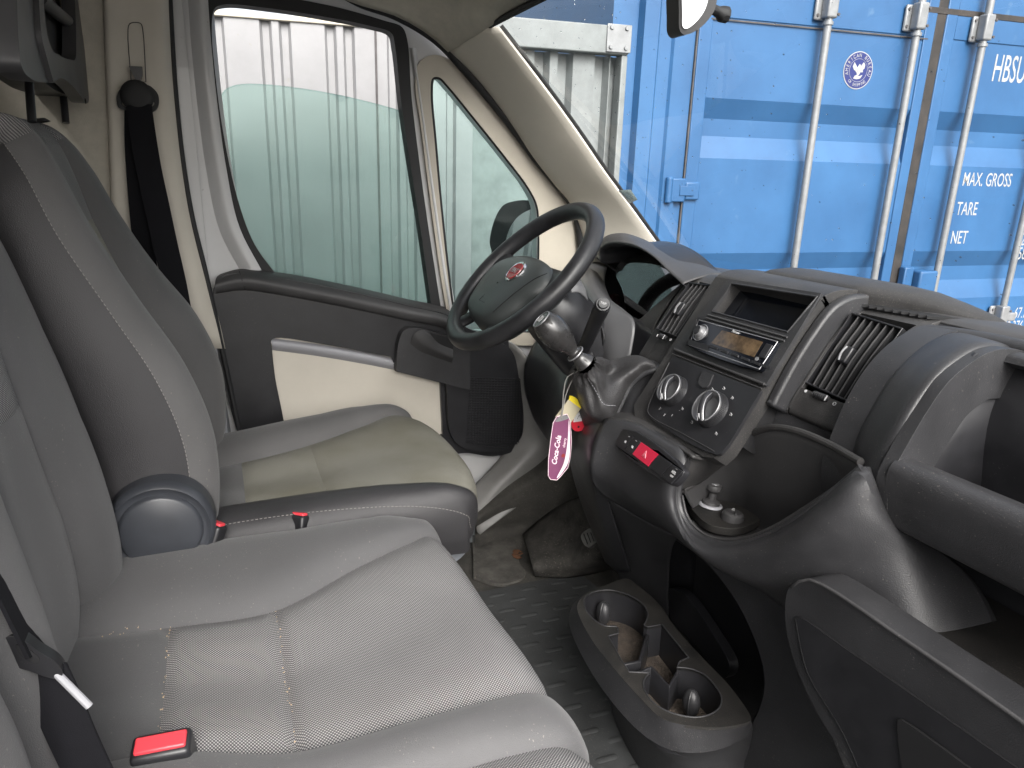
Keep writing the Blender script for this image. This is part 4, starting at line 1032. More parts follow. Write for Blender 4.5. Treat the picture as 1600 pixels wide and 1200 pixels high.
b = plate_bm([KP([(1197, 536, 1), (1207, 539, 1), (1194, 560, 1), (1184, 557, 1)], .0145, 3)], .003, DN); obj('eject_button', b, M['smooth'], radio, bevel=.001)
obj('aux_socket', lathe_bm([(0, .0005), (.002, .001), (.0032, .0012), (.0034, 0)], K(1183, 561, .0128), KR, 16), M['silver'], radio)
obj('fascia_edge', tube_bm(KP([(1092, 500, 1), (1215, 534, 1), (1187, 577, 1), (1077, 539, 1)], .012, 3), .0009, 6, True), M['silver'], radio)
obj('lettering', text_me('Pioneer', .0062, K(1150, 519, .0132), KR, 1.0, .0002), M['white_ink'], radio, smooth=False)
b = plate_bm([KP([(1076, 530, 1), (1108, 540, 1), (1106, 548, 1), (1074, 538, 1)], .013, 3)], .002, DN); obj('knob_side_panel', b, M['smooth'], radio)
# separating strip
obj('lower_trim_strip', tube_bm([K(1054, 546, .006), K(1194, 600, .006)], .0022, 8), M['hood'], db)
obj('lower_trim_strip', tube_bm([K(1051, 553, .004), K(1190, 607, .004)], .0010, 8), M['hood'], db)
# heater panel
hp = plate_bm([KP([(1051, 556, 1), (1189, 610, 1), (1128, 706), (1119, 710), (1018, 655), (1010, 645)], .006)], .006, DN)
hpo = obj('heater_panel', hp, M['smooth'], db, bevel=.0015)
obj('panel_edge', tube_bm(KP([(1046, 566), (1012, 640), (1019, 652), (1060, 674), (1116, 705)], .0068, 5, False), .0007, 6), M['hood'], hpo)
def knob(px_, py_, R, lab, marks):
    c = K(px_, py_, .006)
    k = obj('heater_knob', lathe_bm([(0, .004), (R*.8, .004), (R*.86, .014), (R*.94, .0155), (R, .0135), (R*1.06, .002), (R*1.08, 0)], c, KR, 48), M['smooth'], db, ang=30, label=lab)
    obj('knob_ring', tube_bm([c+KR@V3((R*.93*math.cos(a), R*.93*math.sin(a), .0155)) for a in [i*math.pi/24 for i in range(48)]], .0011, 8, True), M['silver'], k)
    obj('knob_dish', lathe_bm([(R*.9, .0150), (R*.62, .0085), (0, .008)], c, KR, 36), mat('dish_grey', (.14,.14,.145), .35, metal=.3), k)
    an = math.radians(-62); ax = KR@V3((math.cos(an), math.sin(an), 0)); ay = KR@V3((-math.sin(an), math.cos(an), 0)); az = KR@V3((0, 0, 1))
    pts = [c-ax*R*.85+az*.010, c-ax*R*.3+az*.020, c+ax*R*.4+az*.022, c+ax*R*.98+az*.017]
    g_ = obj('knob_grip', tube_bm(cr(pts, 5), lambda t: R*.24*(1-.2*t), 14), M['smooth'], k)
    obj('grip_edge', tube_bm(cr([p+ay*R*.20+az*.003 for p in pts], 5), .0006, 6), M['silver'], g_)
    obj('grip_edge', tube_bm(cr([p-ay*R*.16+az*.004 for p in pts], 5), .0006, 6), M['silver'], g_)
    obj('pointer', tube_bm([c+ax*R*.66+az*.0262, c+ax*R*.95+az*.022], .0009, 6), M['white_ink'], g_)
    b = bmesh.new()
    for i in range(26):
        a = math.radians(-70+i*5.5); d = V3((math.cos(a), math.sin(a), 0)); tube_bm([c+KR@(d*R*1.045+V3((0,0,.003))), c+KR@(d*R*1.01+V3((0,0,.012)))], .0006, 4, bm=b)
    obj('knob_ribs', b, M['rubber'], k)
    return c
c1_ = knob(1054, 612, .0258, 'left heater knob with fan speed numbers', 0)
c2k = knob(1113, 641, .0280, 'right heater knob with air direction marks', 0)
tx = []
for s, x, y in (('3', 1031, 638), ('2', 1038, 648), ('1', 1050, 649), ('-', 1062, 641)): tx.append(text_me(s, .006, K(x, y, .0064), KR, 1, .0002))
obj('fan_numbers', join_me(tx), M['white_ink'], hpo, smooth=False)
b = bmesh.new()
for x, y in ((1113, 609), (1131, 607), (1144, 622), (1142, 648), (1119, 678), (1081, 660), (1066, 639)):
    p = K(x, y, .0066); s = .0022
    tube_bm([p+KR@V3(q) for q in ((-s,-s*.6,0),(s,-s*.6,0),(s*.8,s*.6,0),(-s*.4,s,0))], .00028, 4, True, b)
    tube_bm([p+KR@V3((-s*1.3, s*1.4, 0)), p+KR@V3((s*.6, s*.2, 0))], .00028, 4, bm=b)
obj('air_symbols', b, M['white_ink'], hpo)
obj('recirculation_button', plate_bm([KP([(1098, 579, 1), (1114, 585, 1), (1106, 603), (1100, 606), (1091, 600), (1091, 594)], .0085, 4)], .004, DN), M['plastic'], db, bevel=.0012)
# ---- vents
def vent(nm, TL, TR, BR, BL, p0, nsl, knobpx, label):
    n = DN
    def q(x, y, off=0): return UL(x, y, V3(p0)+n*off, n)
    C4 = [q(*TL), q(*TR), q(*BR), q(*BL)]
    t = obj(nm, plate_bm([[p + n*.0 for p in C4]], .002, n) if False else plate_bm([[p-n*.026 for p in C4]], .003, n), M['dark'], db, label=label)
    fr = bmesh.new(); cen = sum(C4, V3())/4
    O4 = [cen+(p-cen)*1.045 for p in C4]
    plate_bm([[p+n*.0015 for p in O4], [p+n*.0015 for p in C4]], .028, n, fr); obj('vent_frame', fr, M['smooth'], t, bevel=.0008)
    for i in range(1, nsl):
        f_ = i/nsl; a = C4[0].lerp(C4[1], f_); c = C4[3].lerp(C4[2], f_); m = (a+c)/2+n*.0035
        rows = [[p - n*.001 for p in cr([a, m, c], 6)], [p - n*.022 + (C4[1]-C4[0]).normalized()*.003 for p in cr([a, m, c], 6)]]
        sl = obj('vent_slat', grid_bm(rows), M['dark'], t, solid=.0016, smooth=False); obj('slat_highlight', tube_bm(rows[0], .0012, 6), M['hood'], sl)  # paler edge tube paints a highlight; slat body darkened as shade
    k = q(*knobpx, .002)
    ko = obj('vent_knob', box_bm(k, (.013, .026, .012), frame(n, V3((0, .56, .83)))), M['smooth'], t, bevel=.003, seg=3)
    obj('knob_bar', tube_bm(cr([k+KR@V3((-.0035, -.011, .0065)), k+KR@V3((-.0045, 0, .0085)), k+KR@V3((-.0035, .011, .0065))], 5), .0016, 8), M['silver'], ko)
    return t, q
pod_prof = [(1.0, .80), (.938, .812), (.898, .818), (.862, .811), (.832, .795), (.80, .757), (.775, .72), (.752, .685), (.748, .668), (.775, .655), (.80, .64)]
PV0 = (0, .8095, .765)
def pod(x0, x1, prof, T4, p0, m):
    Q = [UL(x, y, p0, DN) for x, y in T4]; xa = min(p.x for p in Q)-.0015; xb = max(p.x for p in Q)+.0015
    yt_ = max(Q[0].z, Q[1].z)+.001; yb2 = min(Q[2].z, Q[3].z)-.001
    fine = [(p.y, p.z) for p in cr([V3((0, y, z)) for y, z in prof], 10)]
    k0 = next(i for i, (y, z) in enumerate(fine) if z < yt_ and y < p0[1]+.06 and i > 3)
    k1 = next(i for i, (y, z) in enumerate(fine) if z < yb2 and i > k0)
    k2 = len(fine)
    rest = fine[k1:]
    sweep_band('vent_pod_side', x0, xa, prof, .05, m, bevel=.005); sweep_band('vent_pod_side', xb, x1, prof, .05, m, bevel=.005)
    sweep_band('vent_pod_top', xa+.0002, xb-.0002, fine[:k0:3]+[fine[k0]], .03, m, bevel=0)
    sweep_band('vent_pod_foot', xa+.0002, xb-.0002, rest[::3]+[rest[-1]], .03, m, bevel=0)
    sweep_band('vent_duct', xa-.004, xb+.004, inset([fine[k0-6]]+fine[k0:k1:6]+[fine[k1+4]], .034), .01, M['dark'], bevel=0)
pod(.117, .229, [(y+.004, z+.003) for y, z in pod_prof], ((1331, 491), (1408, 515), (1329, 627), (1261, 597)), PV0, M['plastic_dusty'])
vr, qr = vent('air_vent', (1331, 491), (1408, 515), (1329, 627), (1261, 597), PV0, 7, (1324, 556), 'right air vent of the centre console, with slanted slats and a silver barred knob')
def thumb(q, x, y, L, white_end, parent):
    c = q(x, y, .002); R_ = frame(DN, V3((0, .56, .83)))
    t = obj('vent_thumbwheel', tube_bm([c-R_@V3((L/2, 0, .002)), c-R_@V3((L*.3, 0, -.001)), c+R_@V3((L*.3, 0, .001)), c+R_@V3((L/2, 0, -.002))], .0048, 16), M['rubber'], parent)
    b = bmesh.new()
    for i in range(7): 
        p = c+R_@V3((-L/2+L*(i+.5)/7, 0, .0005)); tube_bm([p+R_@V3((0, .0035*math.cos(a)*1.4, .0052*math.sin(a))) for a in (.3, .9, 1.57, 2.2, 2.8)], .0007, 5, bm=b)
    obj('wheel_ribs', b, M['smooth'], t)
    p = c+R_@V3((L/2-.001, 0, .003)); obj('wheel_mark', tube_bm([p-R_@V3((0, .004, -.001)), p+R_@V3((0, .004, .001))], .0009, 6), M['white_ink'], t)
thumb(qr, 1283, 620, .026, 1, vr)
dot = qr(1259, 611, .003); obj('closed_mark', lathe_bm([(0, .0006), (.0022, .0006), (.0024, 0)], dot, KR, 16), M['white_ink'], vr)
dt = qr(1304, 631, .003); obj('open_mark', tube_bm([dt+KR@V3((.0023*math.cos(a), .0023*math.sin(a), .0004)) for a in [i*math.pi/8 for i in range(16)]], .0005, 5, True), M['white_ink'], vr)
# left pod
LV0 = UL(1060, 480, (-.21, .785, .77), (1,0,0)); LV0 = (0, LV0.y, LV0.z)
pod(-.262, -.1685, [(.95, .81), (.89, .822), (.85, .82), (.825, .806), (.80, .778), (.77, .735), (.742, .692), (.728, .668), (.73, .652), (.765, .645), (.8, .63)], ((1077, 443), (1109, 447), (1056, 524), (1027, 513)), LV0, M['plastic_dusty'])
vl, ql = vent('air_vent', (1077, 443), (1109, 447), (1056, 524), (1027, 513), LV0, 5, (1064, 484), 'left air vent of the centre console, narrow and seen at an angle, with a silver barred knob')
thumb(ql, 1036, 527, .016, 1, vl)
dt = ql(1048, 531, .004); obj('open_mark', tube_bm([dt+KR@V3((.002*math.cos(a), .002*math.sin(a), .0004)) for a in [i*math.pi/8 for i in range(16)]], .0005, 5, True), M['white_ink'], vl)
obj('closed_mark', tube_bm([ql(1026, 526, .004), ql(1028, 522, .004)], .0007, 5), M['white_ink'], vl)
# ---- arch band to the right of the vent, padded strip, open bin
arch = [(.905, .806), (.885, .814), (.86, .816), (.828, .808), (.794, .790), (.762, .758), (.738, .716), (.725, .68), (.715, .64), (.72, .60)]
sweep_band('arch_band', .2295, .272, arch, .05, M['plastic'], bevel=.010)
pad_ = [(.90, .800), (.875, .806), (.855, .806), (.818, .799), (.782, .776), (.752, .742), (.728, .70), (.712, .655), (.70, .60), (.69, .52), (.70, .44)]
pa = [(.715, .62), (.722, .655), (.7285, .689), (.7415, .719), (.7655, .759), (.7965, .788), (.8315, .806), (.86, .811), (.895, .806)]
pb_ = [(.694, .61), (.692, .648), (.704, .690), (.727, .744), (.758, .782), (.789, .802), (.820, .813), (.848, .812), (.89, .803)]
obj('padded_strip', surf([[V3((.269, y+.004, z-.004)) for y, z in pa], [V3((.2725, y, z)) for y, z in pa], [V3((.305, (y+y2)/2-.002, (z+z2)/2+.002)) for (y, z), (y2, z2) in zip(pa, pb_)], [V3((.336, y, z)) for y, z in pb_], [V3((.340, y+.006, z-.006)) for y, z in pb_]], 50, 6), M['plastic'], db, solid=.003, soff=-1)
rr_ = [(.232, .862, .815), (.262, .874, .8165), (.30, .882, .817), (.36, .886, .816), (.5, .892, .812), (.7, .905, .803), (.87, .93, .79)]
obj('crest_rim', tube_bm(cr([V3((x, y, z-.009)) for x, y, z in rr_], 8), .0145, 14, flat=.75), M['plastic'], db)
# defroster slots on the pod top
b = bmesh.new()
for i in range(9):
    a = V3((.128+i*.0125, .866+i*.0015, .8225)); box_bm(a+V3((0, .018, .0)), (.006, .042, .004), Matrix.Rotation(-.75, 3, 'Z'), b)
obj('defroster_slots', b, M['dark'], db)
# open bin: rim frame in front, cavity behind
rim = [(.80, .3255, .815)]
binp = [(.90, .795), (.88, .806), (.844, .813), (.815, .812), (.786, .801), (.755, .781), (.727, .745), (.704, .705), (.695, .688), (.689, .672), (.690, .650), (.696, .625), (.72, .606)]
sweep_band('bin_cheek', .3385, .356, binp, .06, M['plastic'], bevel=.008)
sweep_band('bin_cheek', .80, .86, binp, .06, M['plastic'], bevel=.008)
sweep_band('bin_brow', .3522, .7998, [(.91, .790), (.89, .801), (.862, .808), (.845, .806), (.84, .798)], .016, M['plastic'], bevel=.004)
b = surf([[V3((x, .86, .796)) for x in (.345, .5, .65, .81)], [V3((x, .97, .76)) for x in (.35, .5, .65, .81)], [V3((x, .99, .68)) for x in (.35, .5, .65, .81)], [V3((x, .965, .625)) for x in (.35, .5, .65, .81)], [V3((x, .88, .61)) for x in (.35, .5, .65, .81)], [V3((x, .705, .635)) for x in (.345, .5, .65, .81)]], 20, 6)
bc = obj('bin_cavity', b, M['smooth'], db, solid=.004)
b = bmesh.new(); grid_bm([[V3((.348, .70, .69)), V3((.348, .80, .81)), V3((.348, .99, .77))], [V3((.348, .70, .60)), V3((.352, .80, .60)), V3((.356, .99, .60))]], b); obj('bin_end_wall', b, M['smooth'], db, solid=.004)
lip = [(.77, .672), (.725, .690), (.704, .6945), (.6935, .690), (.688, .680), (.690, .650), (.696, .625), (.702, .612), (.73, .604), (.80, .600)]
sweep_band('bin_lip', .3522, .81, lip, .012, M['plastic'], bevel=.002)
# ---- pocket beside the stack
PB = [(1066, 766), (1090, 752), (1120, 730), (1150, 700), (1172, 680), (1190, 671), (1215, 668), (1250, 675), (1295, 694), (1345, 722)]
PF = [(1066, 774), (1071, 800), (1083, 820), (1104, 836), (1132, 842), (1165, 838), (1205, 822), (1250, 795), (1300, 762), (1347, 732)]
yb_ = [.645, .682, .708, .716, .714, .712, .712, .714, .714, .700]
yf_ = [.634, .636, .638, .641, .645, .649, .654, .660, .667, .685]
rb_ = [U(*p, y=y) for p, y in zip(PB, yb_)]; rf_ = [U(*p, y=y) for p, y in zip(PF, yf_)]
floorz = .466
ff = [V3((p.x, p.y+.01, floorz if i < 6 else max(floorz, p.z-.09))) for i, p in enumerate(rf_)]
fbk = [V3((p.x-.02, min(p.y+.045, .80), floorz)) for i, p in enumerate(rb_)]
obj('pocket_liner', surf([rf_, [a.lerp(c, .5)+V3((0, .004, 0)) for a, c in zip(rf_, ff)], ff, [a.lerp(c, .5) for a, c in zip(ff, fbk)], fbk, [a.lerp(c, .5) for a, c in zip(rb_, fbk)], rb_], 60, 6), M['hood'], db, solid=.003)
obj('pocket_rim', tube_bm(cr(rb_, 6), .0052, 10), M['plastic_dusty'], db)
# front bodywork under the stack and round the pocket
R0 = [(950, 655, .612), (990, 660, .632), (1045, 688, .638), (1078, 712, .640), (1060, 764, .632), (1064, 800, .632), (1085, 834, .634), (1135, 852, .640), (1208, 834, .648), (1280, 788, .656), (1348, 732, .675), (1357, 742, .715)]
R0b = [(944, 660, .596), (984, 668, .612), (1036, 697, .620), (1066, 722, .624), (1052, 764, .622), (1056, 802, .622), (1077, 842, .624), (1135, 862, .630), (1213, 843, .638), (1286, 798, .646), (1351, 748, .667), (1364, 758, .715)]
R1 = [(930, 690, .574), (962, 708, .592), (1010, 738, .602), (1040, 762, .607), (1046, 784, .610), (1058, 816, .614), (1085, 856, .618), (1145, 878, .626), (1222, 862, .634), (1298, 826, .646), (1352, 800, .666), (1420, 830, .73)]
R2 = [(923, 722, .566), (948, 744, .585), (986, 768, .600), (1012, 785, .609), (1030, 803, .614), (1055, 830, .620), (1095, 866, .628), (1160, 902, .638), (1232, 905, .650), (1310, 885, .668), (1400, 880, .70), (1520, 910, .80)]
R3 = [(925, 748, .574), (944, 772, .600), (972, 788, .628), (1000, 805, .650), (1025, 818, .656), (1060, 836, .662), (1107, 862, .668), (1165, 902, .674), (1230, 948, .680), (1330, 1010, .69), (1440, 1080, .70), (1600, 1080, .80)]
mkrow = lambda R: [U(a, c, y=y) for a, c, y in R]
obj('console_front', surf([mkrow(R0), mkrow(R0b), mkrow(R1), mkrow(R2), mkrow(R3)], 70, 8), M['plastic'], db, solid=.004, soff=-1)
obj('console_joint', tube_bm(cr([p+V3((0, -.001, .001)) for p in mkrow(R3)[3:9]], 6), .0013, 6), M['dark'], db)
obj('pocket_rim', tube_bm(cr(mkrow(R0)[3:11], 6), .0062, 10), M['plastic'], db)
obj('ledge', surf([[U(958, 640, y=.66), U(1000, 640, y=.68), U(1055, 665, y=.69), U(1118, 712, y=.685)], [U(952, 650, y=.625), U(990, 652, y=.65), U(1048, 681, y=.655), U(1100, 720, y=.655)], [U(948, 657, y=.60), U(988, 662, y=.622), U(1042, 691, y=.63), U(1082, 716, y=.63)]], 24, 5), M['plastic_dusty'], db, solid=.004, soff=-1)
obj('gaiter_surround', surf([[U(1034, 572, y=.72), U(1006, 586, y=.70), U(986, 606, y=.68), U(970, 636, y=.655), U(957, 664, y=.635), (U(945, 684, y=.62))],
    [U(1040, 576, y=.725), U(1016, 592, y=.705), U(997, 612, y=.685), U(982, 638, y=.657), U(967, 662, y=.632), U(948, 676, y=.61)],
    [U(1050, 582, y=.735), U(1032, 604, y=.71), U(1015, 630, y=.69), U(998, 646, y=.665), U(975, 660, y=.64), U(950, 668, y=.605)],
    [U(1056, 586, y=.76), U(1038, 612, y=.735), U(1020, 642, y=.71), U(1004, 655, y=.69), U(980, 662, y=.66), U(955, 664, y=.62)]], 30, 5), M['plastic'], db, solid=.003)
obj('pocket_back', surf([[V3((.08, .765, .70)), V3((.2, .775, .70)), V3((.29, .765, .70))], [V3((.08, .745, .64)), V3((.2, .75, .63)), V3((.29, .745, .62))], [V3((.08, .755, .55)), V3((.2, .755, .55)), V3((.29, .75, .55))]], 12, 4), M['plastic'], db, solid=.004)
obj('ledge_corner', surf([[U(1076, 708, y=.636), U(1070, 735, y=.632), U(1060, 766, y=.632)], [U(1098, 712, y=.655), U(1092, 738, y=.665), U(1086, 758, y=.675)], [U(1128, 712, y=.69), U(1125, 724, y=.70), U(1122, 733, y=.712)], [U(1150, 690, y=.72), U(1152, 695, y=.725), U(1152, 700, y=.73)]], 16, 5), M['plastic_dusty'], db, solid=.003)
# left cheek of the console under the gear lever
obj('console_cheek', surf([[V3((-.16, .86, .62)), V3((-.17, .86, .5)), V3((-.17, .88, .3)), V3((-.17, .90, .02))],
    [U(925, 640, y=.66), U(900, 690, y=.66), U(912, 770, y=.70), U(950, 880, y=.78)],
    [U(946, 652, y=.605), U(921, 695, y=.578), U(925, 760, y=.60), U(968, 893, y=.72)], [U(955, 655, y=.61), U(940, 710, y=.585), U(950, 775, y=.615), U(985, 893, y=.72)]], 30, 6), M['smooth'], db, solid=.004)
obj('console_lower', surf([[U(927, 752, y=.585), U(955, 780, y=.618), U(1000, 806, y=.655), U(1060, 838, y=.668)],
    [U(934, 785, y=.62), U(965, 815, y=.66), U(1005, 840, y=.69), U(1050, 856, y=.70)],
    [U(950, 840, y=.68), U(980, 865, y=.71), U(1012, 885, y=.73), U(1046, 890, y=.74)],
    [U(966, 893, y=.73), U(992, 915, y=.75), U(1018, 935, y=.765), U(1044, 940, y=.775)], [U(975, 925, y=.76), U(1000, 950, y=.78), U(1020, 970, y=.79), U(1044, 985, y=.80)]], 24, 6), M['plastic'], db, solid=.003)
# switch strip
n_sw = V3((-.05, -.9, .42)).normalized(); p_sw = U(1010, 712, y=.595)
def sw(x, y, off=0): return UL(x, y, p_sw+n_sw*off, n_sw)
def swp(pts, off, k=4): return pl(pts, p_sw+n_sw*off, n_sw, k)
stp_ = plate_bm([swp([(974, 670), (1068, 734), (1067, 740), (1054, 755), (1046, 757), (966, 700), (962, 690)], .004)], .012, n_sw)
so_ = obj('switch_strip', stp_, M['smooth'], db, bevel=.0015)
def btn(nm, q4, m, lab=None):
    o = obj(nm, plate_bm([swp([(*p, 1) for p in q4], .0062, 3)], .004, n_sw), m, so_, bevel=.0008); return o
def T(f, g_): # f along the strip 0..1, g across
    a = V3((974, 671, 0)).lerp(V3((1069, 737, 0)), f); c = V3((962, 690, 0)).lerp(V3((1049, 758, 0)), f); q = a.lerp(c, g_); return (q.x, q.y)
for f0, f1, nm, m in ((.05, .16, 'door_lock_button', M['smooth']), (.17, .285, 'fog_light_button', M['smooth']), (.295, .57, 'hazard_button', M['redhot']), (.58, .80, 'blank_cover', M['smooth']), (.81, .98, 'traction_button', M['smooth'])):
    btn(nm, [T(f0, .03), T(f1, .03), T(f1, .97), T(f0, .97)], m)
wd = (sw(1069, 737)-sw(974, 671)).normalized(); SR = Matrix((wd, n_sw.cross(wd), n_sw)).transposed()
c = sw(1007, 711, .0066)
for s_ in (.0065, .0035): obj('warning_triangle', tube_bm([c+SR@V3((s_*math.cos(a), s_*math.sin(a), 0)) for a in (math.pi/2, math.pi*7/6, math.pi*11/6)], .00035, 5, True), mat('pink_print', (.8,.35,.4), .5), so_)
c = sw(1051, 741, .0068); obj('lettering', join_me([text_me('ASR', .0062, c+SR@V3((0, .003, 0)), SR, 1, .0002, bold=.02), text_me('OFF', .0048, c-SR@V3((0, .0035, 0)), SR, 1, .0002)]), M['white_ink'], so_, smooth=False)
b = bmesh.new()
for x, y in ((977, 690), (988, 698)):
    c = sw(x, y, .0067); tube_bm([c+SR@V3(q) for q in ((-.0018,-.002,0),(.0018,-.002,0),(.0018,.0014,0),(-.0018,.0014,0))], .00045, 4, True, b); tube_bm([c+SR@V3((0,-.001,0)), c+SR@V3((0,.001,0))], .0005, 4, bm=b)
for x, y in ((1057, 733), (994, 689), (983, 682)):
    c = sw(x, y, .0067); tube_bm([c-SR@V3((.002,0,0)), c+SR@V3((.002,0,0))], .00035, 4, bm=b)
obj('switch_symbols', b, M['white_ink'], so_)
# socket shelf with cigarette lighter and capped power socket
sz = .484
ZP = lambda pts, z, n=5: px(pts, z=z, n=n)
b = plate_bm([ZP([(1072, 778), (1085, 764), (1120, 757), (1172, 757), (1200, 762), (1198, 780), (1196, 796), (1192, 808), (1150, 826), (1110, 820), (1085, 800)], sz)], .012, (0,0,1)); obj('socket_shelf', b, M['ledge_dust'], db, bevel=.003)
lg = thing('cigarette_lighter', U(1108, 795, z=sz), 'grey knobbed cigarette lighter standing in a pale ring in the console pocket', 'cigarette lighter')
Z3 = Matrix.Identity(3); lt = Matrix.Rotation(math.radians(-8), 3, 'X')
cL = U(1110, 790, z=sz)
obj('socket_ring', lathe_bm([(.0135, .002), (.0155, .004), (.0185, .003), (.0195, 0)], cL, lt, 40), M['greybar'], lg)
obj('plug_body', lathe_bm([(0, .004), (.0145, .004), (.0138, .008), (.010, .010), (.0065, .012), (.0062, .022), (.009, .025), (.0125, .028), (.0132, .032), (.012, .036), (.009, .0375), (0, .038)], cL, lt, 40), M['hood'], lg, ang=35)
obj('knob_symbol', lathe_bm([(0, .0386), (.0065, .0386), (.0068, .0375)], cL, lt, 24), M['silver'], lg)
pc = U(1145, 807, z=sz+.004)
pw = thing('power_socket', pc, 'round grey capped power socket beside the cigarette lighter', 'power socket')
obj('socket_cap', lathe_bm([(0, .009), (.013, .008), (.0165, .005), (.0175, 0), (.0175, -.006)], pc, lt, 40), M['hood'], pw, ang=35)
obj('cap_ridge', box_bm(pc+lt@V3((.004, 0, .0085)), (.003, .024, .004), lt@Matrix.Rotation(.9, 3, 'Z')), M['hood'], pw, bevel=.001)
obj('lettering', join_me([text_me('12V', .0085, pc+lt@V3((-.005, .004, .0093)), lt@Matrix.Rotation(2.2, 3, 'Z'), .9, .0002)]), M['white_ink'], pw, smooth=False)
b = bmesh.new()
for i in range(14):
    a = U(1186+i*3.6, 768-i*.4, z=.486); box_bm(a, (.0025, .02, .006), None, b)
obj('pocket_ribs', b, M['ledge_dust'], db)
# ---- lower fascia beside the cup holder alcove
LF = [(995, 802, 1), (1050, 830), (1107, 862), (1165, 902), (1232, 948, 1), (1245, 1010), (1280, 1100), (1340, 1250, 1), (1120, 1260, 1), (1130, 1185), (1160, 1150), (1186, 1110), (1195, 1060), (1180, 1000), (1145, 930), (1100, 875), (1050, 838)]
b = plate_bm([px(LF, y=.690)], .03, (0,-1,0)); obj('lower_fascia', b, M['plastic'], db, bevel=.008, seg=3)
alc = [(1040, 832), (1100, 875), (1145, 930), (1180, 1000), (1195, 1060), (1186, 1110), (1160, 1150), (1130, 1190)]
A = [U(*p, y=.70) for p in alc]
obj('alcove_wall', surf([A, [p+V3((-.01, .06, 0)) for p in A], [p+V3((-.035, .13, .01)) for p in A]], 30, 4), M['smooth'], db, solid=.003)
b = bmesh.new(); box_bm((-.02, .86, .25), (.34, .02, .52), bm=b); obj('alcove_back', b, M['smooth'], db)
b = plate_bm([px([(1040, 925), (1050, 920), (1070, 930), (1110, 985), (1140, 1040), (1130, 1060), (1090, 1010), (1050, 970)], y=.80)], .02, (0,-1,0)); obj('alcove_shelf', b, M['smooth'], db, bevel=.006)
# ---- lower shelf and glovebox
obj('shelf_back', surf([[V3((x, .75, .615)) for x in (.30, .45, .65, .86)], [V3((x, .84, .585)) for x in (.30, .45, .65, .86)], [V3((x, .86, .54)) for x in (.30, .45, .65, .86)], [V3((x, .84, .495)) for x in (.30, .45, .65, .86)], [V3((x, .66, .475)) for x in (.30, .45, .65, .86)]], 20, 5), M['smooth'], db, solid=.004)
obj('shelf_floor', plate_bm([[V3((.32, .63, .50)), V3((.86, .63, .50)), V3((.86, .84, .51)), V3((.36, .84, .51))]], .006, (0,0,1)), M['ledge_dust'], db)
GY = .62
go = [(1230, 925), (1240, 911), (1262, 906), (1284, 914), (1420, 1006), (1540, 1088), (1660, 1172), (2000, 1400, 1), (2000, 1900, 1), (1420, 1400, 1), (1330, 1200), (1275, 1110), (1240, 1030), (1227, 970)]
b = plate_bm([px(go, y=GY)], .045, (0,-1,0)); gb = obj('glovebox_lid', b, M['plastic'], db, bevel=.010, seg=4)
gi = [(1245, 975), (1244, 966), (1252, 966), (1310, 1006), (1460, 1110), (1640, 1236), (1800, 1350, 1), (1800, 1800, 1), (1430, 1400), (1320, 1150), (1262, 1050)]
obj('lid_panel', plate_bm([px(gi, y=GY-.003)], .006, (0,-1,0)), M['smooth'], gb, bevel=.001)
obj('lid_groove', tube_bm(px(gi, y=GY-.0022), .0010, 6, True), M['dark'], gb)
gt_ = [(1402, 1140), (1404, 1124), (1416, 1130), (1520, 1205), (1640, 1300, 1), (1500, 1400, 1), (1420, 1240)]
obj('latch_recess', plate_bm([px(gt_, y=GY-.0065)], .003, (0,-1,0)), M['dark'], gb, bevel=.001)
b = surf([[U(1236, 918, y=GY-.001), U(1262, 905, y=GY-.001), U(1420, 1004, y=GY-.001), U(1640, 1158, y=GY-.001), U(1900, 1340, y=GY-.001)], [U(1236, 918, y=GY+.02), U(1262, 905, y=GY+.02), U(1420, 1004, y=GY+.02), U(1640, 1158, y=GY+.02), U(1900, 1340, y=GY+.02)]], 24, 3)
obj('lid_top_edge', b, M['hood'], gb, solid=.004)
# ---- driver side: upper dash skin, knee panel, instrument hood
obj('knee_panel', surf([[U(868, 470, y=.90), U(900, 485, y=.87), U(955, 510, y=.84), U(990, 540, y=.80)],
    [V3((-.80, .84, .74)), V3((-.6, .80, .72)), V3((-.4, .79, .71)), V3((-.2, .78, .70))],
    [V3((-.80, .80, .66)), V3((-.6, .76, .64)), V3((-.4, .745, .63)), V3((-.17, .74, .64))],
    [U(821, 570, x=-.76), U(850, 600, x=-.62), U(890, 640, x=-.35), V3((-.17, .72, .60))],
    [U(826, 628, x=-.76), U(850, 660, x=-.62), U(890, 685, x=-.35), V3((-.165, .69, .52))],
    [U(850, 670, x=-.74), U(870, 700, x=-.62), U(905, 715, x=-.35), V3((-.165, .72, .44))],
    [V3((-.72, .95, .42)), V3((-.6, .95, .42)), V3((-.4, .95, .4)), V3((-.165, .92, .40))]], 40, 6), M['smooth'], db, solid=.004)
obj('dash_cheek', surf([[U(975, 503, y=.79), U(963, 520, y=.775), U(958, 545, y=.765), U(955, 575, y=.755), U(960, 610, y=.75)],
    [U(995, 502, y=.80), U(987, 522, y=.785), U(983, 545, y=.77), U(982, 570, y=.762), U(985, 610, y=.755)],
    [U(1022, 480, y=.812), U(1010, 508, y=.79), U(1002, 540, y=.775), U(1000, 570, y=.765), U(1002, 610, y=.76)],
    [U(1066, 443, y=.84), U(1047, 470, y=.81), U(1024, 508, y=.788), U(1014, 545, y=.772), U(1014, 600, y=.76)]], 30, 6), M['plastic_dusty'], db, solid=.003)
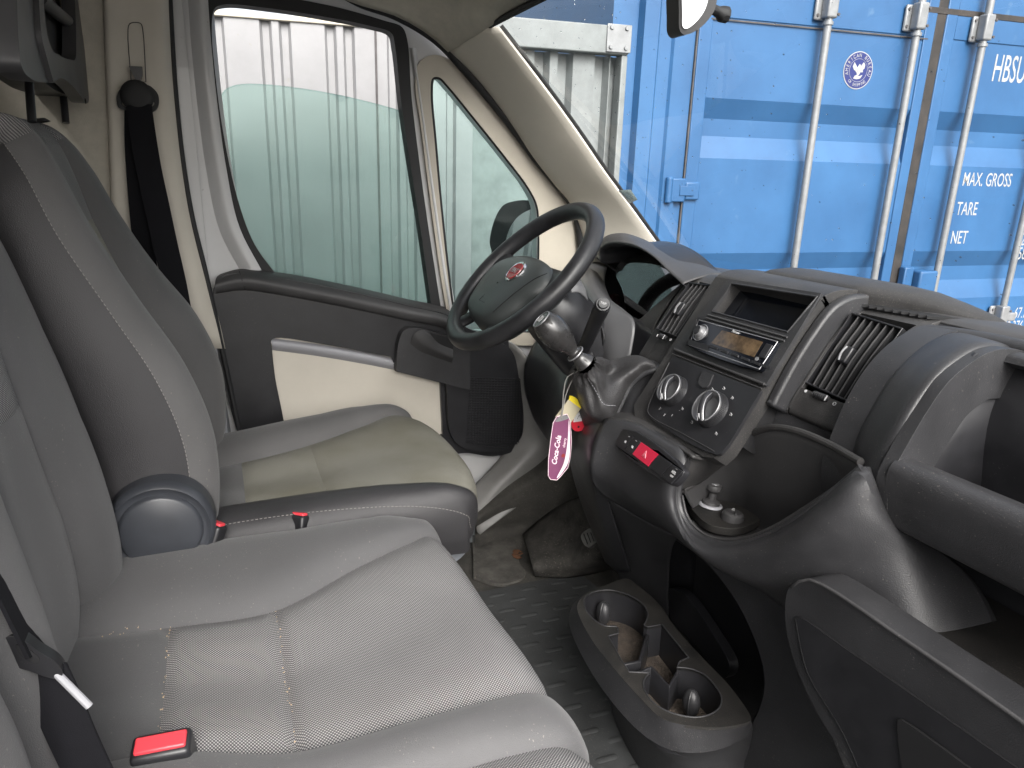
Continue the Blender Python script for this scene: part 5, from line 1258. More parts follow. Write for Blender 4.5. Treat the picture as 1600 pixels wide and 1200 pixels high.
# ---- bulkhead in front, closes the cab below the windscreen
fw = bmesh.new(); box_bm((0, 1.27, .325), (1.76, .03, .71), bm=fw); tag(obj('front_bulkhead', fw, M['carpet'], smooth=False), 'dark carpeted front bulkhead behind the pedals', 'bulkhead')
b = bmesh.new(); box_bm((.36, .99, .30), (1.04, .03, .62), bm=b); obj('dash_back', b, M['dark'], db)
# ---- instrument hood
HC = [(938, 408, .815), (938, 391, .813), (947, 382, .81), (965, 379, .808), (990, 383, .805), (1007, 391, .803), (1025, 404, .80), (1042, 421, .80), (1067, 444, .80)]
front = [U(a, c, y=y) for a, c, y in HC]
HS = [(934, 405, .84), (934, 388, .85), (950, 371, .86), (977, 366, .87), (1004, 374, .88), (1030, 386, .89), (1060, 398, .90), (1095, 413, .90), (1135, 430, .90)]
sil = [U(a, c, y=y) for a, c, y in HS]
back_ = [p+V3((.0, .07, -.045)) for p in sil]; back2 = [p+V3((0, .13, -.11)) for p in sil]
mid1 = [a.lerp(c, .5)+V3((0, -.004, .005)) for a, c in zip(front, sil)]
under1 = [p+V3((.0, .010, -.006)) for p in front]; under2 = [p+V3((.0, .05, -.004)) for p in front]; under3 = [p+V3((.0, .11, .0)) for p in front]
ih = obj('instrument_hood', surf([back2, back_, sil, mid1, front], 60, 6), M['hood'], db, solid=.002)
obj('hood_underside', surf([front, under1, under2, under3], 60, 5), M['smooth'], db, solid=.002)
# cluster: dark surround, grey face with dials behind a glossy lens, plus a painted reflection
CP = V3((-.5, .90, .75)); CN = V3((0, -.93, .37)).normalized()
cl_ = lambda pts, off=0, k=5: pl(pts, CP+CN*off, CN, k)
b = plate_bm([cl_([(936, 400), (950, 385), (975, 378), (1010, 388), (1045, 412), (1085, 445), (1050, 500), (1010, 520), (960, 500), (938, 450)], -.012)], .01, CN); obj('cluster_surround', b, M['smooth'], db)
gauge = [(964, 428), (966, 416), (979, 407), (1004, 402), (1022, 404), (1033, 415), (1033, 434), (1022, 450), (1012, 470), (1007, 492), (985, 490), (980, 474), (972, 445)]
gm_ = mat('gauge_grey', (.42, .50, .50), .22, var=(40, .12))
b = plate_bm([cl_(gauge)], .006, CN); cf = obj('cluster_face', b, gm_, db)
b = plate_bm([cl_([(1036, 412), (1046, 420), (1066, 446, 1), (1048, 466), (1020, 492), (1011, 494, 1), (1014, 470), (1026, 450), (1036, 434)], .001)], .004, CN)
obj('lens_reflection_patch', b, mat('painted_beige_reflection', (.5,.46,.40), .25), db)  # beige plate paints the pillar's reflection in the lens
obj('face_edge', tube_bm(cl_(gauge, .001), .0032, 8, True), M['smooth'], cf)
CR_ = frame(CN, V3((0, .37, .93)))
b = bmesh.new()
def dial(x, y, R, n, b):
    c = UL(x, y, CP+CN*.0012, CN)
    tube_bm([c+CR_@V3((R*math.cos(a), R*math.sin(a), 0)) for a in [math.radians(-40+i*260/24) for i in range(25)]], .0004, 4, bm=b)
    for i in range(n):
        a = math.radians(-40+i*260/(n-1)); tube_bm([c+CR_@V3((R*.82*math.cos(a), R*.82*math.sin(a), 0)), c+CR_@V3((R*.98*math.cos(a), R*.98*math.sin(a), 0))], .0005, 4, bm=b)
dial(995, 470, .026, 11, b); dial(1006, 428, .021, 9, b)
obj('dial_marks', b, M['greybar'], cf)
b = bmesh.new()
for i in range(7):
    a = UL(1000+i*3, 427-i*1.2, CP+CN*.0014, CN); tube_bm([a, a+CR_@V3((.006, .012, 0))], .0006, 4, bm=b)
obj('warning_lamps', b, M['smooth'], cf)
LN = V3((.235, -.90, .365)).normalized()
lens = pl([(962, 428), (965, 414), (979, 404), (1006, 399), (1030, 402), (1068, 444), (1048, 468), (1008, 497), (983, 493), (972, 452)], CP+V3((0, -.04, .01)), LN)
obj('cluster_lens', plate_bm([lens], .0015, LN), glassmat('cluster_lens_glass', (.93,.95,.95), ior=2.2, refl=1.7), db, smooth=False)
red = bmesh.new(); a = UL(976, 462, CP+CN*.004, CN); 
obj('left_dial', lathe_bm([(0, 0), (.026, .0), (.029, .008), (.031, .0)], UL(957, 478, CP-CN*.004, CN), CR_, 36), mat('dark_red_dial', (.03,.012,.014), .3), db)
# ---- light grey shroud of the dash beside the column, and dashboard end by the door
b = surf([[U(892, 420, y=.86), U(905, 418, y=.86), U(925, 422, y=.86), U(940, 432, y=.86)], [U(885, 440, y=.80), U(900, 436, y=.79), U(925, 440, y=.78), U(955, 470, y=.80)],
          [U(890, 470, y=.76), U(912, 462, y=.745), U(935, 470, y=.745), U(975, 485, y=.77)], [U(895, 520, y=.74), U(915, 510, y=.72), U(950, 520, y=.72), U(992, 505, y=.76)], [U(905, 570, y=.74), U(930, 570, y=.715), U(955, 575, y=.715), U(985, 560, y=.74)]], 30, 6)
shroud_m = mat('grey_satin_plastic', (.075,.075,.078), .38, bump=('grain', 900, .15, .0004))
obj('cluster_shroud', b, shroud_m, db, solid=.003)
b = surf([[U(868, 425, y=1.02), U(900, 400, y=1.02), U(935, 398, y=1.0), U(960, 400, y=1.0)], [U(862, 440, y=.92), U(895, 410, y=.93), U(925, 408, y=.92), U(950, 415, y=.92)], [U(868, 460, y=.86), U(890, 432, y=.86), U(915, 425, y=.85), U(945, 438, y=.85)], [U(870, 500, y=.83), U(890, 470, y=.82), U(920, 460, y=.81), U(945, 470, y=.81)]], 24, 6)
obj('dash_end_top', b, shroud_m, db, solid=.003)
b = bmesh.new()
for i in range(4): a = U(897+i*6.0, 431+i*.8, y=.852); box_bm(a, (.0045, .006, .014), Matrix.Rotation(-.5, 3, 'X'), b)
obj('side_vent_slots', b, M['dark'], db)
b = bmesh.new()
for i in range(6): a = U(916+i*4.5, 409+i*2.0, y=.93); box_bm(a, (.003, .02, .002), None, b)
obj('defroster_slots', b, M['dark'], db)
# tweeter grille at the foot of the pillar
tg = thing('tweeter_grille', U(940, 385, y=1.0), 'small beige perforated speaker grille at the foot of the windscreen pillar', 'speaker grille')
tn = (CAM-U(940, 378, y=.985)); tn = V3((.75, -.62, .2)).normalized(); tp_ = U(940, 378, y=.985)
gp = pl([(928, 372), (932, 357), (945, 352), (957, 356), (962, 368), (955, 392), (935, 403), (926, 395)], tp_, tn)
tgb = obj('grille_plate', plate_bm([gp], .004, tn), M['beige'], tg, bevel=.001)
b = bmesh.new(); TR_ = frame(tn)
for i in range(10):
    for j in range(11):
        x = 929+i*3.2+(j % 2)*1.6; y = 357+j*3.9
        if (x-944)**2/15.5**2+(y-378)**2/21**2 < 1: lathe_bm([(0, .0006), (.00105, .0006), (.0011, 0)], UL(x, y, tp_, tn), TR_, 6, b)
obj('grille_holes', b, M['seam'], tgb)
# ================================================================ STEERING WHEEL
WC = V3((-.45, .5625, .806)); e1 = V3((1, 0, 0)); e2 = V3((0, .724, .69)).normalized(); WN = e1.cross(e2)
WR = Matrix((e1, e2, WN)).transposed(); RAD = .1795
sw_ = thing('steering_wheel', WC - WN*.08, 'worn black steering wheel with a round red emblem on its hub', 'steering wheel')
wp = lambda a, r, h=0: WC + WR@V3((r*math.cos(a), r*math.sin(a), h))
rim_ = []
obj('wheel_rim', tube_bm([wp(2*math.pi*i/72, RAD) for i in range(72)], .0178, 20, True, flat=1.0), M['wheel'], sw_)
WPX = lambda pts, off=0, k=6: pl(pts, WC+WN*off, WN, k)
hub = [(740, 500), (734, 484), (739, 470), (752, 450), (766, 431), (783, 415), (806, 406), (830, 404), (850, 410), (862, 424), (858, 440), (842, 458), (820, 474), (800, 490), (780, 504), (764, 510), (750, 508)]
H0 = [UL(a, c, WC+WN*.0, WN) for a, c in hub]; hc = sum(H0, V3())/len(H0)
ringsH = []
for s_, h_ in ((1.0, -.045), (1.03, -.02), (1.0, .002), (.93, .014), (.82, .020), (.5, .026), (.02, .028)):
    ringsH.append(cr([hc+(p-hc)*s_+WN*h_ for p in H0], 5, True))
hubm = mat('greenish_black_hub', (.045,.050,.050), .42, bump=('grain', 900, .15, .0004))
hb_ = obj('wheel_hub', grid_bm(ringsH, closed_u=True), hubm, sw_, ang=70)
# spokes
def spoke(a, wi, wo, nm='spoke', hr=.05):
    rows = []
    d = V3((math.cos(a), math.sin(a), 0)); t = V3((-math.sin(a), math.cos(a), 0))
    for f_, ww, hh in ((hr, wi, -.008), (hr+.03, wi*.95, -.010), ((hr+RAD)/2, (wi+wo)/2*.92, -.010), (RAD-.018, wo*1.0, -.006), (RAD-.002, wo*1.25, 0)):
        ring = [WC + WR@(d*f_ + t*(ww*math.cos(q)) + V3((0, 0, hh+.010*math.sin(q)))) for q in [2*math.pi*i/14 for i in range(14)]]
        rows.append(ring)
    cols = [cr([r[j] for r in rows], 5) for j in range(14)]
    return obj(nm, grid_bm([[cols[j][i] for j in range(14)] for i in range(len(cols[0]))], closed_u=True), M['wheel'], sw_)
spoke(math.radians(176), .036, .032); spoke(math.radians(4), .036, .032)
spoke(math.radians(-118), .020, .018, hr=.07); spoke(math.radians(-62), .020, .018, hr=.07)
# groove lines on the hub
def hubpt(x, y, h=.022): return UL(x, y, WC+WN*h, WN)
obj('hub_joint', tube_bm(cr([hubpt(*p) for p in ((770, 488), (790, 470), (812, 452), (835, 436), (855, 427))], 6), .0007, 6), M['dark'], hb_)
# emblem
ec = hubpt(806, 425, .0265); hn = (WN + V3((.05, 0, 0))).normalized(); ER = frame(hn, e2)
eb = obj('emblem', lathe_bm([(0, .003), (.020, .003), (.0235, .004), (.0255, .002), (.026, -.004)], ec, ER, 48), M['chrome'], hb_, ang=30)
obj('emblem_field', lathe_bm([(0, .0042), (.0195, .0042), (.020, .003)], ec, ER, 40), mat('emblem_red', (.32,.02,.025), .25, coat=.5), eb)
obj('emblem_lettering', text_me('FIAT', .0155, ec+ER@V3((0, 0, .0045)), ER, .85, .0004, bold=.01), M['silver'], eb, smooth=False)
bx0 = hubpt(757, 466, .0255); BR_ = ER
obj('lettering', join_me([text_me('AIRBAG', .0062, bx0+BR_@V3((0, .0018, 0)), BR_, 1.0, .0003)]), M['dark'], hb_, smooth=False)
obj('lettering_frame', tube_bm([bx0+BR_@V3((x, y, 0)) for x, y in ((-.0135, -.008), (.0135, -.008), (.0135, .0075), (-.0135, .0075))], .0005, 4, True), M['dark'], hb_)
# column and shrouds
cs = thing('steering_column', (-.45, .75, .6), 'black steering column shroud behind the wheel', 'steering column')
ax = -WN; rows = []
for f_, w1, h1 in ((.045, .05, .045), (.07, .072, .062), (.12, .078, .070), (.17, .078, .072), (.23, .085, .075)):
    c = WC + ax*f_; rows.append([c + WR@V3((w1*math.cos(q)*(1 if abs(math.cos(q)) < .8 else .98), h1*math.sin(q), 0)) for q in [2*math.pi*i/28 for i in range(28)]])
obj('shroud', grid_bm(rows, closed_u=True), M['smooth'], cs, ang=60)
obj('column_tube', tube_bm([WC+ax*.02, WC+ax*.3], .03, 16), M['dark'], cs)
b = surf([[U(888, 442, x=-.37), U(897, 436, x=-.37), U(907, 438, x=-.37)], [U(890, 450, x=-.36), U(903, 446, x=-.36), U(915, 453, x=-.36)], [U(892, 458, x=-.355), U(905, 458, x=-.355), U(919, 470, x=-.355)]], 12, 4)
obj('shroud_top', b, shroud_m, cs, solid=.002)
# wiper stalk: black lever with a button on its end
stk = thing('wiper_stalk', U(908, 540, x=-.36), 'black control stalk with a round trip button on its end, behind the gear knob', 'control stalk')
s0, s1 = U(912, 545, x=-.345), U(941, 478, x=-.262)
obj('stalk_arm', tube_bm(cr([s0, s0.lerp(s1, .35), s0.lerp(s1, .7), s1], 5), lambda t: .012+.004*t, 18), M['smooth'], stk)
sd_ = (CAM - s1).normalized(); sd_ = (sd_*.75+(s1-s0).normalized()*.6).normalized(); SRr = frame(sd_)
obj('end_button', lathe_bm([(0, .0150), (.0085, .0150), (.0095, .0142), (.0098, .011), (.0125, .011), (.0138, .009), (.0142, 0), (.014, -.012)], s1, SRr, 36), M['smooth'], stk, ang=30)
obj('lettering', text_me('TRIP', .0058, s1+SRr@V3((0, 0, .0153)), SRr@Matrix.Rotation(-.3, 3, 'Z'), 1, .0002), M['white_ink'], stk, smooth=False)
b = plate_bm([px([(905, 500), (925, 497), (938, 508), (943, 528), (938, 548), (925, 558), (910, 560), (900, 548), (896, 520)], y=.709)], .003, (0,-1,0)); obj('stalk_cup', b, M['dark'], stk)
# ================================================================ GEAR LEVER
gl_ = thing('gear_lever', U(965, 630, y=.67), 'gear lever with a shiny dark knob and creased black leather gaiter', 'gear lever')
g0 = U(914, 568, x=-.17); g1 = U(846, 499, x=-.185); GA = (g1-g0).normalized(); L_ = (g1-g0).length; GR = frame(GA)
kp = [(.0, 0), (.0185, 0), (.0165, L_*.05), (.0120, L_*.14), (.0115, L_*.19), (.0150, L_*.215), (.0155, L_*.235), (.0120, L_*.26), (.0115, L_*.31), (.0170, L_*.42), (.0225, L_*.55), (.0255, L_*.68), (.0260, L_*.78), (.0240, L_*.88), (.0200, L_*.97), (.0175, L_*1.0), (0, L_*1.0)]
gk = mat('glossy_dark_knob', (.028,.027,.027), .28, coat=.25, var=(60, .1))
kb = obj('gear_knob', lathe_bm([kp[0]]+[(p.x, p.y) for p in cr([V3((r, h, 0)) for r, h in kp[1:-1]], 3)]+[kp[-1]], g0, GR, 40), gk, gl_, ang=50)
obj('knob_cap_ring', tube_bm([g0+GR@V3((.0172*math.cos(a), .0172*math.sin(a), L_*1.004)) for a in [i*math.pi/20 for i in range(40)]], .0012, 8, True), M['silver'], kb)
obj('knob_cap', lathe_bm([(0, L_*1.004+.001), (.0160, L_*1.003)], g0, GR, 30), mat('cap_print', (.07,.08,.08), .25), kb)
b = bmesh.new()
for q in (-.005, 0, .005): tube_bm([g0+GR@V3((q, -.006, L_*1.004+.0012)), g0+GR@V3((q, .006, L_*1.004+.0012))], .0005, 4, bm=b)
tube_bm([g0+GR@V3((-.005, 0, L_*1.004+.0012)), g0+GR@V3((.005, 0, L_*1.004+.0012))], .0005, 4, bm=b)
obj('shift_pattern', b, M['white_ink'], kb)
obj('collar_ring', tube_bm([g0+GR@V3((.0155*math.cos(a), .0155*math.sin(a), L_*.225)) for a in [i*math.pi/20 for i in range(40)]], .0014, 8, True), M['silver'], kb)
ln_ = 12
ringB = [(1030, 577, .715), (1008, 584, .695), (986, 604, .675), (970, 635, .65), (956, 664, .63), (940, 690, .62), (920, 690, .63), (908, 665, .66), (905, 630, .70), (930, 600, .72), (965, 580, .73), (1004, 566, .73)]
ringM2 = [(1010, 563, .69), (994, 576, .672), (976, 598, .65), (962, 630, .622), (950, 655, .606), (933, 668, .600), (912, 668, .61), (896, 645, .63), (893, 615, .67), (915, 590, .69), (955, 577, .70), (990, 557, .705)]
ringM = [(960, 577, .655), (952, 588, .638), (946, 604, .610), (944, 628, .588), (928, 646, .580), (908, 640, .578), (892, 626, .588), (886, 606, .600), (896, 588, .618), (912, 574, .632), (930, 566, .644), (948, 569, .652)]
ringT2 = [(936, 562, .60), (936, 570, .59), (930, 580, .575), (920, 590, .562), (908, 592, .556), (899, 588, .556), (894, 582, .562), (896, 574, .57), (904, 566, .58), (914, 558, .59), (923, 553, .60), (931, 556, .602)]
toR = lambda R: [U(a, c, y=y) for a, c, y in R]
gt0 = g0 - GA*.002
ringT = [gt0 + (toR(ringT2)[i]-sum(toR(ringT2), V3())/12)*.72 for i in range(12)]
Rg = [ringT, toR(ringT2), [a.lerp(c, .5)*1 for a, c in zip(toR(ringT2), toR(ringM))], toR(ringM), toR(ringM2), toR(ringB)]
cen = [sum(r, V3())/12 for r in Rg]
Rc_ = [cr(r, 8, True) for r in Rg]; n_ = len(Rc_[0]); cols = [cr([Rc_[i][j] for i in range(6)], 8) for j in range(n_)]
rows = [[cols[j][i] for j in range(n_)] for i in range(len(cols[0]))]
for i, r in enumerate(rows):
    v = i/(len(rows)-1); c = sum(r, V3())/n_
    for j in range(n_):
        a = 2*math.pi*j/n_
        amp = .0060*math.sin(math.pi*min(1, v*1.1))*math.sin(5*a+6*v) + .0022*math.sin(11*a-9*v+1)*math.sin(math.pi*v) + (.0022*math.sin(17*a) if v < .3 else 0)
        r[j] = r[j] + (r[j]-c).normalized()*amp
lea = mat('black_gaiter_leather', (.035,.034,.035), .5, bump=('grain', 550, .7, .0009), var=(30, .15))
ga = obj('gaiter', grid_bm(rows, closed_u=True), lea, gl_, ang=80)
obj('gaiter_stitching', dashes([rows[i][int(n_*.27)]+(rows[i][int(n_*.27)]-cen[2]).normalized()*.0008 for i in range(8, 34)], .003, .0025, .0005), M['greybar'], ga)
fr_ = [p + V3((0, -.002, .001)) for p in cr(toR(ringB), 6, True)]
obj('gaiter_frame', tube_bm(fr_, .006, 10, True), M['plastic'], gl_)
# ---- keys and tags hanging from the lever
kt = thing('key_tags', U(888, 690, x=-.20), 'purple can shaped card, cream card and red fob hanging from the gear lever', 'key tags')
TXX = -.205
tagp = lambda pts, x=TXX, k=4: px(pts, x=x, n=k)
obj('string', tube_bm(cr([U(905, 578, x=-.19), U(893, 596, x=-.2), U(884, 618, x=-.2), U(880, 640, x=-.2), U(877, 655, x=TXX)], 6), .0009, 6), M['thread'], kt)
obj('string', tube_bm(cr([U(902, 580, x=-.19), U(886, 590, x=-.2), U(881, 610, x=-.2), U(879, 635, x=-.2), U(876, 655, x=TXX)], 6), .0009, 6), M['thread'], kt)
cream = mat('cream_card', (.42,.38,.27), .6); yel = mat('yellow_card_edge', (.75,.6,.03), .5); pur = mat('purple_card', (.15,.045,.10), .45, var=(60,.08)); pink = mat('pink_white_print', (.75,.62,.66), .5)
obj('cream_card', plate_bm([tagp([(889, 624, 1), (908, 638, 1), (890, 664, 1), (868, 652, 1)], TXX-.004)], .003, (1,0,0)), cream, kt, bevel=.0005)
obj('yellow_card', plate_bm([tagp([(891, 618, 1), (899, 621), (909, 632, 1), (908, 639, 1), (889, 625, 1)], TXX-.0035)], .003, (1,0,0)), yel, kt, bevel=.0005)
can = [(864, 661, 1), (870, 651, 1), (886, 647, 1), (891, 657, 1), (893, 690, 1), (891, 716, 1), (887, 731, 1), (877, 743, 1), (870, 750, 1), (860, 749, 1), (856.5, 743, 1), (857, 718, 1), (860, 690, 1)]
cbm = obj('drink_can_card', plate_bm([tagp(can)], .002, (1,0,0)), pur, kt, bevel=.0004)
obj('card_edge', tube_bm([p+V3((.0002, 0, 0)) for p in tagp(can)], .0006, 5, True), pink, cbm)
obj('can_lid', plate_bm([tagp([(868, 659), (871, 653), (885, 649), (889, 653), (880, 657)], TXX+.0006)], .0005, (1,0,0)), M['silver'], cbm)
tdir = (U(877, 672, x=TXX)-U(866, 738, x=TXX)).normalized(); TRt = Matrix((tdir, V3((1, 0, 0)).cross(tdir), V3((1, 0, 0)))).transposed()
obj('lettering', join_me([text_me('Coca-Cola', .0145, U(869.5, 704, x=TXX+.0006), TRt, .88, .0003, shear=.35, bold=.018), text_me('cherry', .0075, U(882, 692, x=TXX+.0006), TRt, .9, .0003)]), pink, cbm, smooth=False)
obj('cherry_print', lathe_bm([(0, .0004), (.0036, .0004), (.0038, 0)], U(880, 712, x=TXX+.0004), frame((1,0,0)), 20), mat('cherry_red', (.22,.03,.03), .4), cbm)
obj('white_swoosh', plate_bm([tagp([(889, 655), (890.5, 690), (888, 722), (874, 744), (870, 747), (881, 724), (887, 690)], TXX+.0005)], .0004, (1,0,0)), pink, cbm)
rf = mat('red_plastic_fob', (.45,.02,.035), .3)
rfo = obj('red_fob', plate_bm([tagp([(896, 646), (914, 634, 1), (917, 655), (914, 670), (900, 674), (893, 666)], TXX-.02)], .006, (1,0,0)), rf, kt, bevel=.002)
obj('fob_label', plate_bm([tagp([(898, 645, 1), (912, 636, 1), (909, 658, 1), (896, 660, 1)], TXX-.0193)], .0008, (1,0,0)), M['white_ink'], rfo)
b = bmesh.new()
for (x0, y0, x1, y1) in ((902, 655, 905, 648), (905, 648, 907, 653), (903, 646, 906, 641), (906, 641, 908, 645), (908, 640, 910, 646)):
    tube_bm([U(x0, y0, x=TXX-.0190), U(x1, y1, x=TXX-.0190)], .0004, 4, bm=b)
obj('handwriting', b, M['dark'], rfo)
obj('fob_hole', lathe_bm([(0, .0004), (.0022, .0004), (.0023, 0)], U(904, 667, x=TXX-.0197), frame((1,0,0)), 14), M['dark'], rfo)
# ================================================================ CUP HOLDER
ch = thing('cup_holder', (.04, .6, 0), 'low black cup holder console with two round wells, dusty, on the cab floor', 'cup holder')
CZ = .25
cz = lambda pts, z=CZ, k=5: px(pts, z=z, n=k)
top_o = [(902, 952), (905, 938), (918, 926), (945, 915), (979, 904), (998, 916), (1030, 944), (1055, 980), (1100, 1030), (1140, 1072), (1173, 1120), (1172, 1126), (1130, 1136), (1080, 1134), (1035, 1122), (1000, 1090), (960, 1045), (925, 1000)]
loop = [(964, 980), (945, 978), (925, 966), (914, 950), (913, 936), (926, 926), (950, 922), (980, 929), (1003, 943), (1012, 958), (1010, 970), (1006, 977, 1), (1011, 980, 1), (1034, 976, 1), (1076, 1028, 1), (1062, 1034), (1058, 1043, 1), (1074, 1044), (1097, 1052), (1116, 1070), (1127, 1090), (1124, 1106), (1108, 1117), (1085, 1121), (1052, 1115), (1027, 1103), (1011, 1086), (1005, 1068), (1010, 1057), (1016, 1052, 1), (983, 1050, 1), (970, 1030, 1), (950, 994, 1), (966, 990, 1)]
hl = cz(loop)
b = plate_bm([cz(top_o), hl], .005, (0,0,1)); tp_o = obj('top_plate', b, M['ledge_dust'], ch, bevel=.0015)
hc_ = sum(hl, V3())/len(hl)
obj('well_liner', grid_bm([hl, [p+V3((0, 0, -.006)) for p in hl], [hc_+(p-hc_)*.985+V3((0, 0, -.03)) for p in hl], [hc_+(p-hc_)*.96+V3((0, 0, -.075)) for p in hl]], closed_u=True), M['smooth'], ch, ang=50)
fl_ = plate_bm([[V3(((hc_+(p-hc_)*.955).x, (hc_+(p-hc_)*.955).y, CZ-.060)) for p in hl]], .004, (0,0,1)); obj('well_floor', fl_, mat('brown_dusty_well_floor', (.06,.047,.037), .85, var=(60, .5), bump=('grain', 260, .8, .0015)), ch)
obj('lip_bead', tube_bm([p+V3((0, 0, .0004)) for p in hl], .0013, 8, True), M['plastic'], tp_o)
# bridge walls between the two wells
def wallpx(A, zt, zb, th):
    P_ = [U(a, c, z=CZ-.004) for a, c in A]; bm = bmesh.new()
    grid_bm([[V3((p.x, p.y, CZ+zt)) for p in P_], [V3((p.x, p.y, CZ+zb)) for p in P_]], bm); return bm
obj('divider', wallpx([(972, 1031), (1000, 1026), (1012, 985)], -.012, -.07, .003), M['smooth'], ch, solid=.006, bevel=.001)
obj('divider', wallpx([(985, 1050), (1018, 1036), (1046, 1066), (1062, 1040)], -.010, -.07, .003), M['smooth'], ch, solid=.006, bevel=.001)
for p, nm in ((U(943, 958, z=CZ-.03), 0), (U(1080, 1098, z=CZ-.028), 1)):
    b = bmesh.new(); bmesh.ops.create_uvsphere(b, u_segments=24, v_segments=16, radius=.016); bmesh.ops.scale(b, vec=(.95, .8, 1.5), verts=b.verts); bmesh.ops.translate(b, vec=p, verts=b.verts)
    o = obj('grip_finger', b, M['plastic'], ch)
    obj('finger_rib', tube_bm([p+V3((.0152*.95*math.cos(.9)*math.cos(t), -.0155*.8*math.cos(t), .024*math.sin(t))) for t in [-.6, -.2, .2, .6, 1.0, 1.3]], .0011, 6), M['plastic'], o)
led = [(889, 972), (893, 950), (905, 935), (940, 925), (979, 915), (998, 928), (1030, 955), (1055, 992), (1100, 1042), (1140, 1085), (1176, 1135), (1172, 1148), (1147, 1163), (1097, 1176), (1048, 1172), (1005, 1148), (945, 1082), (903, 1012)]
oo = cz(top_o); oc = sum(oo, V3())/len(oo); lz = cr([U(a, c, z=.205) for a, c in led], 5, True)
side = []
for k_, dz in ((0, -.001), (.12, -.006), (.3, -.016), (.85, -.038), (1.0, -.045)): side.append([V3((p.x*(1-k_)+q.x*k_, p.y*(1-k_)+q.y*k_, CZ+dz)) for p, q in zip(oo, lz)])
for s_, dz, dy in ((.955, -.052, .010), (.84, -.12, .045), (.78, -.25, .07)): side.append([oc+(V3((q.x, q.y, CZ))-oc)*s_+V3((0, dy, dz)) for q in lz])
obj('side_wall', grid_bm(side, closed_u=True), M['plastic'], ch, ang=40)
# ================================================================ FLOOR, PEDAL, MATS
mt = thing('floor_mat', (-.2, .5, .0), 'grey rubber floor mat with rows of raised oval studs', 'floor mat')
mo = [V3((-.60, .10, .008)), V3((.35, .10, .008)), V3((.35, .80, .008)), V3((-.42, .82, .008)), (V3((-.60, .80, .008)))]
obj('mat_sheet', plate_bm([[p for p in mo]], .007, (0,0,1)), M['matrubber'], mt, bevel=.003)
b = bmesh.new()
i = 0
yy = .14
while yy < .78:
    xx = -.57 + (.035 if i % 2 else 0)
    while xx < .3:
        L2 = .013; c = V3((xx, yy, .0082))
        ring = [c+V3((.009*math.cos(a)*.8, .009*math.sin(a)+(L2 if math.sin(a) > 0 else -L2), 0)) for a in [2*math.pi*k/12+.001 for k in range(12)]]
        vt_ = [b.verts.new(p) for p in ring]; v2 = [b.verts.new(c+(p-c)*.75+V3((0, 0, .0013))) for p in ring]
        for k in range(12): b.faces.new((vt_[k], vt_[(k+1) % 12], v2[(k+1) % 12], v2[k]))
        b.faces.new(v2); xx += .07
    yy += .042; i += 1
obj('stud_pattern', fixn(b), M['matrubber'], mt)
# moulded dirty footwell carpet
fc = thing('footwell_carpet', (-.6, .9, 0), 'dirty moulded black carpet in the driver footwell', 'carpet')
rows = [[U(*p, x=-.815) for p in ((735, 800), (790, 752), (850, 708), (880, 668), (890, 600))],
        [U(742, 815, x=-.79), U(800, 770, x=-.78), U(850, 740, x=-.77), U(890, 700, x=-.76), U(900, 620, x=-.76)],
        [U(742, 838, z=.03), U(795, 825, z=.03), V3((-.70, .95, .10)), V3((-.70, 1.08, .25)), V3((-.70, 1.15, .45))],
        [U(745, 870, z=.006), U(800, 850, z=.006), V3((-.60, .92, .05)), V3((-.60, 1.08, .22)), V3((-.6, 1.15, .45))],
        [U(790, 915, z=.006), U(850, 905, z=.006), V3((-.50, .88, .02)), V3((-.48, 1.05, .18)), V3((-.48, 1.15, .45))],
        [V3((-.45, .62, .006)), V3((-.42, .74, .006)), V3((-.38, .88, .012)), V3((-.34, 1.05, .18)), V3((-.34, 1.15, .45))], [V3((-.1, .70, .006)), V3((-.1, .78, .006)), V3((-.1, .90, .02)), V3((-.1, 1.05, .18)), V3((-.1, 1.15, .45))]]
obj('moulded_carpet', surf(rows, 40, 8), M['carpet'], fc, solid=.004)
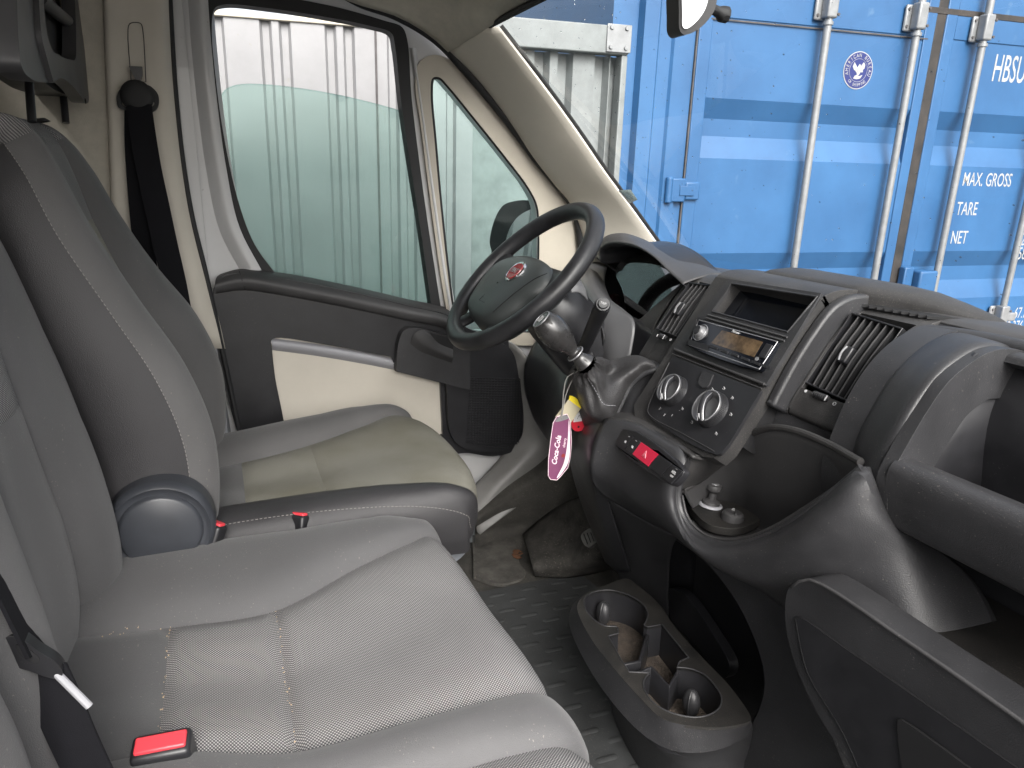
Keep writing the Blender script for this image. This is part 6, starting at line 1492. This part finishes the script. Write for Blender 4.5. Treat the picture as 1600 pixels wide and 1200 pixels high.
hp_ = surf([[U(818, 835, z=.03), U(860, 800, z=.10), U(930, 765, x=-.55)], [U(825, 860, z=.045), U(880, 835, z=.085), U(945, 800, x=-.50)], [U(832, 885, z=.05), U(890, 880, z=.06), U(950, 850, x=-.45)], [U(836, 900, z=.01), U(880, 902, z=.01), U(960, 890, z=.01)]], 20, 6)
obj('heel_pad', hp_, mat('worn_heel_pad', (.05,.047,.042), .85, var=(26, .5), bump=('noise', 200, .6, .001), dust=(200, .6, (.16,.14,.12), .7)), fc, solid=.006)
h2 = plate_bm([cz([(738, 836, 1), (798, 838), (812, 880), (822, 895), (815, 904), (780, 912), (740, 900, 1)], .014)], .01, (0,0,1))
obj('heel_pad', h2, mat('dusty_side_pad', (.085,.08,.072), .85, var=(24, .45), dust=(160, .62, (.2,.18,.15), .7)), fc, bevel=.004)
lf = bmesh.new(); rr = random.Random(3)
for k in range(14):
    p = U(806+rr.uniform(-6, 8), 866+rr.uniform(-6, 6), z=.02); box_bm(p, (.012, .007, .0015), Matrix.Rotation(rr.random()*3, 3, 'Z') @ Matrix.Rotation(rr.uniform(-.5, .5), 3, 'X'), lf)
tag(obj('dry_leaf', lf, mat('brown_leaf', (.13,.06,.03), .8), smooth=False), 'crumpled brown dry leaf bits on the driver footwell carpet', 'leaf bits', kind='stuff')
pd = thing('brake_pedal', U(935, 842, x=-.45), 'grey ribbed rubber foot pedal in the dark driver footwell', 'pedal')
pn = V3((.35, -.75, .55)).normalized(); pp = U(934, 842, x=-.45)
b = plate_bm([pl([(908, 836), (920, 826), (940, 824), (954, 832), (956, 838), (945, 842), (930, 848), (920, 855), (912, 850)], pp, pn)], .012, pn); pdo = obj('pedal_pad', b, mat('pedal_rubber', (.085,.083,.078), .7, var=(50,.2)), pd, bevel=.003)
b = bmesh.new()
for i in range(8):
    tube_bm([UL(912+i*5.4, 834-i*1.0, pp+pn*.001, pn), UL(918+i*5.0, 850-i*2.0, pp+pn*.001, pn)], .0014, 5, bm=b)
obj('pedal_ribs', b, M['rubber'], pdo)
obj('pedal_arm', tube_bm([pp-pn*.01, V3((-.44, .98, .35)), V3((-.44, 1.0, .5))], .008, 8), M['dark'], pd)
